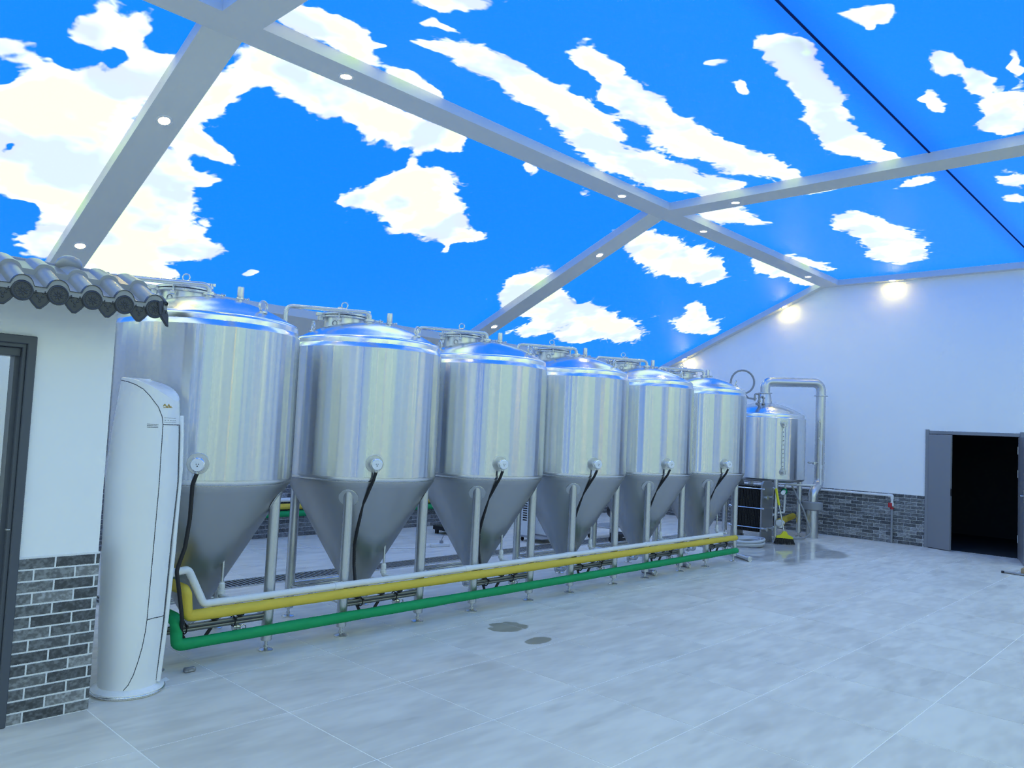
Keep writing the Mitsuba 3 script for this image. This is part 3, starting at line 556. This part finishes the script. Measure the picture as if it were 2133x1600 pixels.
# ------------------------------------------------------------------ kiosk on the left with a tile eave
KX, KY = 1.598, 4.53
t = thing('kiosk', 'white kiosk front with grey brick foot, dark doorway and a tiled eave', 'kiosk')
part(t, 'wall', cat([box(1.20, KX - .008, KY + .009, KY + .16, 0, 2.26), box(-1.4, 1.21, KY + .009, KY + .16, 1.965, 2.26), box(-1.4, .18, KY + .009, KY + .16, 0, 1.97)]), 'wall_paint', False)
for a, b, c, d_ in ((1.205, KX - .001, KY + .002, KY + .02), (KX - .01, KX - .001, KY + .0201, KY + .16), (-1.4, .18, KY + .002, KY + .02)): part(t, 'brick_bed', box(a, b, c, d_, 0, DADO + .005), 'grout', False)
brick_run(t, (1.209, KY + .009, 0), (1, 0, 0), KX - .001 - 1.209, (0, -1, 0), ROWS, seed=8, off=.078)
brick_run(t, (KX - .009, KY + .012, 0), (0, 1, 0), .145, (1, 0, 0), ROWS, seed=9, off=.1)
part(t, 'side_wall', box(KX - .11, KX - .008, KY + .16, LEFT - .012, 0, 2.24), 'wall_paint', False)
part(t, 'inner_wall', box(-1.4, KX - .11, 5.785, 5.86, 0, 2.24), 'wall_paint', False)
part(t, 'inner_brick_bed', box(-1.4, KX - .11, 5.776, 5.786, 0, DADO + .005), 'grout', False)
brick_run(t, (.9, 5.776, 0), (1, 0, 0), .58, (0, -1, 0), ROWS, seed=12, off=.03)
fr = part(t, 'door_frame', cat([box(1.167, 1.209, KY - .014, KY + .10, 0, 1.974, .004), box(.18, 1.209, KY - .014, KY + .10, 1.932, 1.974, .004), box(.18, .222, KY - .014, KY + .10, 0, 1.974, .004),
                                box(1.150, 1.168, KY + .004, KY + .09, 0, 1.94, .003), box(.2, 1.168, KY + .004, KY + .09, 1.912, 1.934, .003)]), 'frame_dark', False, 'dark grey door frame')
part(fr, 'track', cat([box(1.128, 1.15, KY + .05, KY + .13, 0, 1.91), box(.2, 1.15, KY + .03, KY + .13, 1.868, 1.912, .003)]), 'frame_dark', False)
part(fr, 'latch', box(1.142, 1.160, KY - .004, KY + .02, .985, .992, .001), 'steel_fitting', False)
# eave
PER, EX0, EX1 = .155, .245, 1.735
def roll(x):     # height of the sheet above its trough
    u = ((x - (1.668 - PER / 2)) / PER) % 1.0; d = abs(u - .5) * PER
    return .048 * math.sqrt(max(0, 1 - (d / .047) ** 2)) if d < .047 else 0.0
xs = np.arange(EX0, EX1 + .001, PER / 20)
def sheet(rows, thick=.006):
    """rows of (y, z): a solid corrugated sheet."""
    top = np.array([[(x, y, z + roll(x) * s) for x in xs] for y, z, s in rows]); bot = top - [0, 0, thick]
    nr, nc = top.shape[:2]; v = np.vstack([top.reshape(-1, 3), bot.reshape(-1, 3)]); N = nr * nc; f = []
    for a in range(nr - 1):
        for b in range(nc - 1):
            p, q, r_, s_ = a * nc + b, a * nc + b + 1, (a + 1) * nc + b + 1, (a + 1) * nc + b
            f += [[p, q, r_], [p, r_, s_], [N + p, N + r_, N + q], [N + p, N + s_, N + r_]]
    edge = [a * nc for a in range(nr)]
    def wall(ids, flip):
        for a, b in zip(ids[:-1], ids[1:]): f.extend([[a, b, N + b], [a, N + b, N + a]] if flip else [[a, N + b, b], [a, N + a, N + b]])
    wall(list(range(nc)), False); wall([(nr - 1) * nc + b for b in range(nc)], True); wall(edge, True); wall([e + nc - 1 for e in edge], False)
    return trimesh.Trimesh(v, f, process=False)
def sl_z(y): return 2.190 + (y - 4.24) * .40
ev = part(t, 'eave', cat([sheet([(4.235, sl_z(4.235) - .006, 1), (4.44, sl_z(4.44), 1), (4.46, sl_z(4.46) + .002, 1)]), sheet([(4.4595, sl_z(4.46) - .002, 1), (4.461, sl_z(4.46) + .03, .75), (4.655, sl_z(4.655) + .024, .45)]), sheet([(4.224, sl_z(4.24), 1), (4.2365, sl_z(4.24), 1)], .024)]), 'roof_grey', 30, 'grey rolled roof tiles')
part(ev, 'front_lip', sheet([(4.220, sl_z(4.24) + .003, 1), (4.246, sl_z(4.246) + .004, 1)], .0035), 'roof_dark', 30)
part(ev, 'ridge', tube([(EX0, 4.67, 2.372), (EX1 - .16, 4.67, 2.372)], .022, 12), 'roof_grey', True)
part(ev, 'back_slope', prism([(EX0, 4.665, 2.385), (EX1 - .02, 4.665, 2.385), (EX1, 4.95, 2.27), (EX0, 4.95, 2.27)], (0, 0, -.008)), 'roof_grey', False)
cm = trimesh.creation.icosphere(3, 1.0); cm.apply_scale([.062, .075, .05]); cm.apply_translation([1.358, 4.63, sl_z(4.63) + .045]); part(ev, 'ridge_cap', cm, 'roof_grey', True)
vy = np.linspace(4.235, 4.665, 9)
part(ev, 'verge', tube([(EX1 - .01 - .10 * (k / 8) ** 1.5, y, sl_z(y) + .012 + .014 * math.sin(k * 1.6)) for k, y in enumerate(vy)], .016, 10), 'roof_dark', True)
part(ev, 'soffit', prism([(EX0, 4.27, 2.165), (EX1 - .03, 4.27, 2.165), (EX1 - .03, 4.54, 2.225), (EX0, 4.54, 2.225)], (0, 0, .012)), 'roof_grey', False)
YE = 4.226
def facing(m): return m   # modelled in xz, thickness to -y
def disc_mesh():
    base = disc_along((0, 0, 0), (0, 1, 0), .0485, .012, 36, .002)
    parts = [base, ring((0, -.006, 0), .043, .0042, (0, 1, 0), 36, 8), disc_along((0, -.006, 0), (0, 1, 0), .0055, .008, 12, .002)]
    for k in range(8):
        a = k * math.pi / 4 + .2; pm = trimesh.creation.icosphere(1, 1.0); pm.apply_scale([.0100, .004, .0046]); pm = move(pm, ry=-math.degrees(a)); pm.apply_translation([.0165 * math.cos(a), -.0065, .0165 * math.sin(a)]); parts.append(pm)
    for k in range(22):
        a = k * 2 * math.pi / 22; b = trimesh.creation.icosphere(1, .0032); b.apply_translation([.0335 * math.cos(a), -.006, .0335 * math.sin(a)]); parts.append(b)
    return cat(parts)
def drip_mesh(half=False):
    pts = [(-.062, .004), (-.045, .012), (.045, .012), (.062, .004), (.050, -.022), (.030, -.050), (.008, -.072), (-.008, -.072), (-.030, -.050), (-.050, -.022)]
    if half: pts = [(-.05, .035), (-.02, .050), (.012, .012), (.030, -.030), (.034, -.085), (.020, -.080), (-.020, -.045), (-.04, -.02)]
    m = poly(pts, .010); m = move(m, rx=90); m.apply_translation([0, .005, 0]); parts = [m]
    edge = ([(-.050, -.022), (-.030, -.050), (-.008, -.072), (.008, -.072), (.030, -.050), (.050, -.022)] if not half else [(-.03, -.03), (.02, -.078), (.032, -.082)])
    parts.append(tube([(x * .93, -.005, z * .93) for x, z in edge], .0045, 8))
    for sx in ((-1, 1) if not half else ()):
        parts.append(ring((sx * .020, -.005, .012), .011, .0042, (0, 1, 0), 16, 6)); b = trimesh.creation.icosphere(1, .006); b.apply_translation([sx * .020, -.006, .012]); parts.append(b)
    for q in ((0, -.022), (-.012, -.012), (.012, -.012), (0, -.036)) if not half else ((.008, -.01),):
        b = trimesh.creation.icosphere(1, .0062); b.apply_scale([1, .6, 1]); b.apply_translation([q[0], -.006, q[1]]); parts.append(b)
    return cat(parts)
dd, dm = ply(disc_mesh(), 'roof_dark', 35), ply(drip_mesh(), 'roof_dark', 35)
nd = 9
for k in range(nd):
    x = 1.668 - PER * k
    put(ev + '__round_tile_end', dd, None, at=(x, YE, 2.163))
    if k < nd - 1 or True: put(ev + '__drip_tile', dm, None, at=(x - PER / 2, YE + .008, 2.158))
put(ev + '__drip_tile_end', ply(move(drip_mesh(True), rz=28), 'roof_dark', 35), None, at=(1.722, YE + .008, 2.165))

# ------------------------------------------------------------------ brew kettle by the far wall
t = thing('brew_kettle', 'stainless steel brew kettle with a thick bent vapour pipe by the far wall', 'kettle')
KC, KR, KZ0, KZ1 = np.array([12.875, 6.06]), .68, .985, 2.02
m, uv = lathe_uv([(KR, z) for z in np.linspace(KZ0 + .02, KZ1, 7)], 480, wobble(41, .003))
put(t + '__shell', ply(m, 'steel_shell', True, uv=uv), None, at=(*KC, 0))
part(t, 'bottom', lathe([(1e-4, .93), (.5, .94), (KR - .03, .965), (KR - .006, .985), (KR, KZ0 + .02)], 96, KC), 'steel_cone', 40)
dp = dome_profile(.655, KZ1 + .02, KZ1 + .05, KZ1 + .055, 2.29)
part(t, 'dome', lathe([(KR, KZ1), (KR - .008, KZ1 + .012)] + dp, 96, KC), 'steel_dome', 55)
for sx in (-1, 1):
    for sy in (-1, 1):
        x, y = KC[0] + sx * .475, KC[1] + sy * .45
        k = part(t, 'leg', cyl((x, y, .07), (x, y, 1.0), .042, 22), 'steel_tube', 40)
        part(k, 'foot', cat([cyl((x, y, .012), (x, y, .075), .012, 10), lathe([(1e-4, .016), (.02, .016), (.05, .008), (.05, 0), (1e-4, 0)], 24, (x, y))]), 'steel_fitting', 40)
DP = np.array([13.75, 5.43])
vp_ = part(t, 'vapour_pipe', tube([(*KC, 2.45), (*KC, 2.66), (*DP, 2.70), (*DP, .93), (DP[0] - .30, DP[1] - .02, .78), (DP[0] - .31, DP[1] - .02, .60)], .080, 28, .16, 9), 'steel_tube', 60, 'thick bent steel vapour pipe')
part(vp_, 'outlet_cone', lathe([(.125, 2.255), (.118, 2.30), (.088, 2.46)], 32, KC), 'steel_tube', True)
part(vp_, 'flange', disc_along((*KC, 2.462), (0, 0, 1), .118, .014, 32, .003), 'steel_fitting', 40)
part(vp_, 'flange', disc_along((*DP, 2.47), (0, 0, 1), .122, .014, 32, .003), 'steel_fitting', 40)
CD = DP + [-.31, -.02]
part(vp_, 'condensate_trap', lathe([(1e-4, .47), (.10, .47), (.165, .49), (.17, .50), (.17, .60), (.165, .61), (.085, .62), (1e-4, .62)], 36, CD), 'plastic_grey', 30, 'grey round trap')
part(vp_, 'drain_pipe', lathe([(.096, .004), (.10, .0), (.10, .475)], 28, CD), 'steel_tube', True)
for z in (2.02, 1.72): part(vp_, 'pipe_clip', cat([disc_along((DP[0] - .095, DP[1] - .03, z), (-.7, -.7, 0), .022, .03, 16), cyl((DP[0] - .09, DP[1] - .03, z - .05), (DP[0] - .09, DP[1] - .03, z + .05), .008, 8)]), 'steel_fitting', 40)
part(vp_, 'clip_rod', cyl((DP[0] - .1, DP[1] - .04, 1.70), (DP[0] - .1, DP[1] - .04, 2.04), .006, 8), 'steel_dark', True)
part(vp_, 'cross_valve', cat([cyl((DP[0] - .34, DP[1] + .06, 1.29), (DP[0] - .08, DP[1], 1.29), .016, 12), disc_along((DP[0] - .17, DP[1] + .02, 1.28), (0, 0, 1), .03, .05, 14), cyl((DP[0] + .07, DP[1] - .02, 1.29), (DP[0] + .12, DP[1] - .03, 1.29), .02, 12)]), 'steel_fitting', 40)
gd = np.array([-KC[0] * .62 - 1.6, -KC[1] * 1.35]); gd = -np.array([math.cos(math.radians(52)), math.sin(math.radians(52))])
gp = lambda z, o=0: np.array([*(KC + gd * (KR + o)), z])
ux = np.array([*gd, 0])
for z in (1.93, 1.135): part(t, 'sight_port', cat([disc_along(gp(z, .002), ux, .062, .006, 28, .002), disc_along(gp(z, .03), ux, .022, .06, 16), disc_along(gp(z - .012, .06), (0, 0, 1), .024, .06, 12), disc_along(gp(z, .065), ux, .03, .02, 14)]), 'steel_fitting', 40)
part(t, 'sight_tube', cat([cyl(gp(1.135, .06), gp(1.93, .06), .007, 10)]), 'hose_clear', True)
part(t, 'level_mark', cat([disc_along(gp(z, .004), ux, .009, .004, 10) for z in np.linspace(1.22, 1.86, 10)]), 'steel_dark', 30)
k0 = KC + KR * np.array([.74, -.67])
part(t, 'jacket_edge', move(box(-.004, .02, -.05, .05, 1.0, 1.99, .003), (*k0, 0), rz=-42), 'steel_dark', False)
vc = [(12.50, 5.83), (12.42, 5.86), (12.56, 5.78)]
part(t, 'valve_cluster', cat([tube([(12.52, 6.0, 2.16), (12.52, 6.0, 2.42), (12.40, 6.02, 2.42), (12.40, 6.02, 2.30)], .014, 10, .03), tube([(12.60, 5.96, 2.15), (12.60, 5.96, 2.40), (12.52, 6.0, 2.36)], .012, 10, .03)] + [disc_along((x, y, z), (0, 0, 1), .03, .02, 14) for x, y, z in ((12.52, 6.0, 2.30), (12.52, 6.0, 2.22), (12.40, 6.02, 2.34), (12.60, 5.96, 2.26), (12.60, 5.96, 2.36))] + [disc_along((12.44, 5.98, 2.25), (1, 0, 0), .022, .10, 12), disc_along((12.5, 5.93, 2.19), (0, 1, 0), .022, .08, 12)]), 'steel_dark', 40)
lc = np.array([12.10, 6.10, 2.60]); e1, e2 = np.array([.68, -.73, 0]), np.array([0, 0, 1.0])
lp = [lc + .195 * (math.cos(a) * e1 + math.sin(a) * e2) + np.array([0, 0.0, 0]) for a in np.radians(np.linspace(172, -80, 26))]
t2 = thing('hose_loop', 'grey flexible hose arching from the last tank over to the kettle', 'hose')
part(t2, 'hose', tube([np.array([12.30, 6.12, 1.42]), np.array([12.06, 6.22, 1.50]), lp[0] + [-.02, .02, -.8], lp[0] + [-.02, .02, -.22], *lp, lp[-1] + [.10, -.02, -.07], np.array([12.40, 6.02, 2.33])], .016, 12), 'plastic_grey', True)

# plate heat exchanger under the kettle
t = thing('heat_exchanger', 'plate heat exchanger with black plate pack and steel end plate beside the kettle legs', 'heat exchanger')
HX0, HX1, HY = 11.80, 12.16, 5.58
pl = [(-.19, .03), (-.19, .93), (-.13, .985), (.13, .985), (.19, .93), (.19, .03)]
m = move(poly(pl, .03), rx=90); m.apply_translation([(HX0 + HX1) / 2, HY + .0, 0]); part(t, 'end_plate', m, 'steel_dark', False, 'grey steel end plate')
m = move(poly(pl, .025), rx=90); m.apply_translation([(HX0 + HX1) / 2, HY + .50, 0]); part(t, 'rear_plate', m, 'steel_dark', False)
for k in range(22):
    y = HY + .035 + k * .02
    put(t + '__plate', ply(box(HX0 + .02, HX1 - .02, 0, .012, .17, .90, .003), 'pack_black', False) if k == 0 else scene[t + '__plate'], None, at=(0, y, 0) if True else None)
for x in (HX0 - .012, HX1 + .012):
    for z in (.24, .55, .86): part(t, 'tie_rod', cat([cyl((x, HY - .07, z), (x, HY + .54, z), .010, 10)] + [disc_along((x, y, z), (0, 1, 0), .02, .025, 6) for y in (HY - .045, HY + .515)]), 'steel_chrome', 35)
for px_, pz in ((-.09, .72), (.10, .72), (-.09, .22), (.10, .22)): part(t, 'port', cat([disc_along(((HX0 + HX1) / 2 + px_, HY - .045, pz), (0, 1, 0), .022, .05, 16), disc_along(((HX0 + HX1) / 2 + px_, HY - .07, pz), (0, 1, 0), .033, .012, 18)]), 'steel_fitting', 40)
for y in (HY - .015, HY + .48): part(t, 'foot', cat([box(HX0 + .0, HX0 + .05, y - .03, y + .03, 0, .08, .004), box(HX1 - .05, HX1, y - .03, y + .03, 0, .08, .004)]), 'steel_dark', False)
t = thing('kettle_yellow_pipe', 'yellow insulated pipe running low behind the kettle legs', 'pipe')
part(t, 'run', tube([(12.42, 5.50, .30), (12.80, 5.74, .26), (14.02, 6.0, .28)], .055, 18, .08), 'foam_yellow', True)
part(t, 'pvc_end', cat([tube([(12.24, 5.47, .31), (12.45, 5.505, .30)], .045, 16), disc_along((12.30, 5.485, .305), (1, .2, 0), .056, .05, 16), disc_along((12.33, 5.49, .26), (0, 0, 1), .04, .06, 14)]), 'pvc_white', 35, 'white plastic elbow')
t = thing('kettle_green_pipe', 'short green insulated pipe stub high beside the heat exchanger', 'pipe')
part(t, 'run', tube([(12.60, 5.555, .80), (12.86, 5.66, .79)], .05, 18), 'foam_green', True)
part(t, 'pvc_end', tube([(12.26, 5.42, .80), (12.61, 5.56, .80)], .034, 16), 'pvc_white', 40, 'white plastic pipe')
t = thing('kettle_white_pipe', 'thin white plastic water pipe rising beside the vapour pipe', 'pipe')
part(t, 'run', tube([(13.62, 5.36, 1.66), (13.64, 5.36, .90), (12.98, 5.70, .90), (13.0, 5.72, .42), (12.5, 5.66, .44)], .017, 12, .03), 'pvc_white', 50)
part(t, 'valve', cat([disc_along((13.63, 5.36, 1.22), (0, 0, 1), .028, .07, 14), disc_along((13.62, 5.36, 1.64), (0, 0, 1), .024, .07, 14)]), 'pvc_white', 30)
part(t, 'side_branch', tube([(12.66, 5.75, .86), (12.67, 5.75, .46), (12.3, 5.6, .42)], .017, 12, .03), 'pvc_white', 50)
part(t, 'hose', tube([(13.02, 5.6, .88), (13.03, 5.4, .50), (13.15, 5.3, .10), (12.95, 5.35, .03), (12.7, 5.45, .03)], .016, 10, .12), 'plastic_grey', True, 'grey hose')

# white water pipe on the far wall with a red valve and a grey drop pipe
t = thing('wall_water_pipe', 'white water pipe along the brick dado with red valve and grey drop pipe', 'pipe')
WX = FAR - .055
part(t, 'run', tube([(WX, 8.9, .80), (WX, 4.335, .80), (WX, 4.335, .62)], .021, 14, .02), 'pvc_white', 50)
part(t, 'elbow', cat([tube([(WX, 4.40, .80), (WX, 4.335, .80), (WX, 4.335, .74)], .028, 14, .02), disc_along((WX, 4.335, .655), (0, 0, 1), .03, .06, 14)]), 'pvc_white', 40)
part(t, 'valve_handle', cat([box(WX - .05, WX - .02, 4.325, 4.385, .60, .68, .006), disc_along((WX, 4.335, .585), (0, 0, 1), .027, .03, 14)]), 'red_plastic', 30, 'red valve handle')
part(t, 'drop_pipe', cyl((WX, 4.335, .0), (WX, 4.335, .60), .019, 14), 'plastic_grey', True, 'grey plastic pipe')
for y in (7.2, 6.3, 5.2, 4.7): part(t, 'clip', cat([ring((WX, y, .80), .024, .005, (0, 1, 0)), box(WX + .015, FAR - .012, y - .012, y + .012, .79, .81)]), 'plastic_white', 40)
t = thing('wall_pipe', 'white pipe mounted on the brick dado of the left wall behind the tanks', 'pipe')
part(t, 'run', tube([(4.5, LEFT - .075, .515), (11.5, LEFT - .075, .515)], .03, 14), 'pvc_white', True)
for x in (5.0, 7.0, 9.0, 11.0): part(t, 'clip', box(x, x + .03, LEFT - .11, LEFT - .005, .48, .55), 'plastic_grey', False)
t = thing('wall_pipe', 'yellow insulated pipe on the left wall, between a white and a green one', 'pipe')
part(t, 'run', tube([(4.5, LEFT - .08, .425), (11.5, LEFT - .08, .425)], .04, 14), 'foam_yellow', True)
for x in (5.0, 7.0, 9.0, 11.0): part(t, 'clip', box(x, x + .03, LEFT - .12, LEFT - .005, .375, .39), 'plastic_grey', False)
t = thing('wall_pipe', 'green insulated pipe on the left wall, lowest of three behind the tanks', 'pipe')
part(t, 'run', tube([(4.5, LEFT - .08, .325), (11.5, LEFT - .08, .325)], .042, 14), 'foam_green', True)
for x in (5.0, 7.0, 9.0, 11.0): part(t, 'clip', box(x, x + .03, LEFT - .12, LEFT - .005, .27, .285), 'plastic_grey', False)

# ------------------------------------------------------------------ small things on the floor
t = thing('broom', 'yellow broom with black bristles leaning on the heat exchanger', 'broom')
top, bot = np.array([12.10, 5.465, .86]), np.array([12.08, 5.30, .17])
part(t, 'handle', tube([bot, top], .011, 10), 'steel_tube', True)
dv = (top - bot) / np.linalg.norm(top - bot)
part(t, 'grip', tube([top - dv * .24, top - dv * .22, top - dv * .12, top - dv * .02, top + dv * .02], [.014, .026, .030, .024, .010], 14) if False else tube([top - dv * .26, top + dv * .01], .02, 14, rfun=None), 'broom_yellow', 50, 'yellow grip')
hx = np.array([.684, -.728, 0])
hp = [(-.135, 0), (-.125, .03), (-.05, .055), (-.022, .105), (.022, .105), (.05, .055), (.125, .022), (.135, -.012), (.0, -.004)]
m = poly(hp, .04); m.apply_translation([0, 0, -.02]); A = np.eye(4); A[:3, 0], A[:3, 1], A[:3, 2] = hx, [0, 0, 1], np.cross(hx, [0, 0, 1.0]); A[:3, 3] = [12.07, 5.295, .105]
m.apply_transform(A); part(t, 'head', m, 'broom_yellow', False, 'yellow head')
rg = random.Random(5); br = []
for a in range(26):
    for b in (-.012, 0, .012):
        s = -.128 + a * .0102; p0 = np.array([12.07, 5.295, .105]) + hx * s + A[:3, 2] * b; p1 = p0 + hx * (s * .28 + rg.uniform(-.004, .004)) + A[:3, 2] * (b * .6); p1[2] = .003 + rg.uniform(0, .008); br.append(tube([p0, p1], .0048, 4))
labels[part(t, 'bristles', cat(br), 'bristle', False)] = {'kind': 'stuff', 'label': 'black bristles'}
t = thing('coiled_hose', 'clear white hose coiled on the floor beside the last tank', 'hose')
rg = np.random.default_rng(6); pts = []
for a in np.linspace(0, 2 * math.pi * 6.5, 200):
    k = a / (2 * math.pi); r = .30 + .05 * math.sin(k * 2.3 + 1) + .02 * math.sin(3 * a)
    pts.append((11.36 + r * 1.05 * math.cos(a), 5.60 + r * .72 * math.sin(a), .022 + .013 * k + .010 * math.sin(2.1 * a)))
part(t, 'hose', tube(pts, .021, 10), 'hose_clear', True)
t = thing('floor_drain', 'slotted steel drain channel in the floor behind the tank row', 'drain')
for y in (6.92, 7.21): part(t, 'edge', box(2.0, 10.6, y, y + .03, .001, .010), 'steel_fitting', False)
part(t, 'channel', box(2.0, 10.6, 6.95, 7.21, .0005, .002), 'pack_black', False, 'black channel')
labels[part(t, 'bars', cat([box(x, x + .016, 6.95, 7.21, .003, .009) for x in np.arange(2.02, 10.58, .048)]), 'steel_fitting', False)] = {'kind': 'stuff'}
t = thing('extension_lead', 'white extension lead with socket strip on the floor behind the tanks', 'extension lead')
part(t, 'cable', tube(subdiv(fillet([(4.4, 9.0, .006), (5.0, 8.75, .006), (5.5, 8.62, .006), (6.0, 8.28, .006), (6.3, 8.17, .006), (6.6, 7.9, .006), (6.92, 7.92, .02)], .15, 6), .1), .0065, 8), 'plastic_white', True)
part(t, 'socket_strip', move(box(-.14, .14, -.03, .03, .001, .045, .006), (7.06, 7.86, 0), rz=-15), 'plastic_white', False)
part(t, 'plug', cat([move(box(-.02, .02, -.02, .02, .045, .085, .004), (7.08, 7.855, 0)), tube([(7.08, 7.855, .085), (7.10, 7.84, .16), (7.3, 7.72, .14), (7.42, 7.62, .006)], .005, 8, .06)]), 'plastic_grey', 30)
t = thing('cleaning_cart', 'white plastic cart on small black wheels behind the fourth tank', 'cart')
part(t, 'tank', box(8.72, 9.02, 7.28, 7.70, .07, .46, .03), 'plastic_white', False)
part(t, 'panel', cat([box(8.50, 8.54, 7.56, 7.72, .08, .62, .006)]), 'plastic_white', False)
for k in range(9): part(t, 'rung', box(8.495, 8.503, 7.60, 7.68, .30 + .034 * k, .316 + .034 * k), 'rubber_black', False)
part(t, 'slot', box(8.715, 8.725, 7.36, 7.39, .12, .24), 'rubber_black', False)
part(t, 'gauge_outline', cat([ring((8.717, 7.46, .33), .045, .004, (1, 0, 0)), box(8.714, 8.721, 7.42, 7.55, .40, .405)]), 'plastic_grey', 30)
part(t, 'base', box(8.48, 9.02, 7.28, 7.74, .06, .08, .006), 'plastic_grey', False)
for x, y in ((8.53, 7.70), (8.74, 7.31), (8.98, 7.31), (8.98, 7.68)): part(t, 'wheel', disc_along((x, y, .03), (0, 1, 0), .03, .022, 18, .005), 'rubber_black', 30)
t = thing('transfer_pump', 'dark pump with a black motor on the floor behind the second and third tanks', 'pump')
part(t, 'motor', cat([disc_along((8.2, 8.75, .26), (1, .2, 0), .13, .36, 28, .01)] + [disc_along((8.2 + k * .03, 8.75 + k * .006, .26), (1, .2, 0), .14, .008, 28) for k in range(-5, 6)]), 'pack_black', 30)
part(t, 'housing', cat([disc_along((7.93, 8.70, .26), (1, .2, 0), .12, .10, 28, .01), cyl((7.93, 8.70, .26), (7.93, 8.70, .48), .03, 14), cyl((7.83, 8.68, .26), (7.93, 8.70, .26), .03, 14)]), 'steel_dark', 40)
part(t, 'base', cat([box(7.85, 8.45, 8.58, 8.92, .06, .12, .006)]), 'pack_black', False)
for x, y in ((7.9, 8.62), (8.4, 8.62), (7.9, 8.88), (8.4, 8.88)): part(t, 'foot', disc_along((x, y, .03), (0, 0, 1), .03, .06, 14), 'rubber_black', 30)
t = thing('pump_trolley', 'steel pump trolley with frame and red and black pump behind the fifth tank', 'pump trolley')
for x in (9.75, 10.45):
    for y in (7.0, 7.4): part(t, 'post', cyl((x, y, .05), (x, y, .92), .019, 12), 'steel_tube', True)
part(t, 'shelf', cat([box(9.72, 10.48, 6.97, 7.43, .18, .20, .004), cyl((9.75, 7.0, .90), (10.45, 7.0, .90), .015, 10), cyl((9.75, 7.4, .90), (10.45, 7.4, .90), .015, 10), cyl((9.75, 7.0, .90), (9.75, 7.4, .90), .015, 10)]), 'steel_tube', False)
part(t, 'pump', cat([disc_along((10.1, 7.15, .42), (.3, 1, 0), .12, .22, 24, .01), disc_along((10.1, 7.02, .42), (.3, 1, 0), .07, .1, 20), box(10.02, 10.18, 7.08, 7.22, .20, .34, .005)]), 'pack_black', 35)
part(t, 'pipe', cat([tube([(9.86, 7.05, .30), (10.05, 7.0, .55), (10.3, 7.05, .60), (10.4, 7.05, .80)], .022, 12, .06), disc_along((10.22, 7.03, .585), (1, .2, .1), .035, .03, 16)]), 'steel_chrome', 40)
for x in (9.75, 10.45):
    for y in (7.0, 7.4): part(t, 'wheel', disc_along((x, y, .035), (0, 1, 0), .035, .025, 18, .005), 'rubber_black', 30)
t = thing('control_box', 'black equipment crate on the floor behind the fourth tank', 'crate')
part(t, 'body', box(9.45, 9.68, 6.62, 6.80, .01, .17, .008), 'pack_black', False)
part(t, 'handle', tube([(9.50, 6.61, .12), (9.50, 6.59, .12), (9.62, 6.59, .12), (9.62, 6.61, .12)], .006, 8, .008), 'steel_fitting', True)
t = thing('steel_rod', 'thin steel rod with dark end lying on the floor before the doorway', 'rod')
part(t, 'bar', tube([(12.28, 2.34, .016), (12.20, 1.7, .016)], .014, 12), 'steel_dark', True)
part(t, 'end_cap', tube([(12.283, 2.365, .016), (12.279, 2.33, .016)], .016, 12), 'rubber_black', 30)
t = thing('wood_block', 'small wooden block on the floor behind the thin steel rod', 'block')
part(t, 'block', box(12.42, 12.62, 1.95, 2.17, 0.001, .075, .004), 'wood', False)
t = thing('paving_offcut', 'small grey stone offcut on the floor by the green pipe bend', 'stone')
part(t, 'stone', box(2.245, 2.315, 4.80, 4.84, .001, .028, .006), 'brick_3', False)
t = thing('paper_scrap', 'tiny white paper scrap on the floor at the air conditioner base', 'scrap')
part(t, 'paper', prism([(2.085, 4.72, .001), (2.12, 4.735, .001), (2.11, 4.765, .012), (2.08, 4.75, .01)], (0, 0, .002)), 'plastic_white', False)
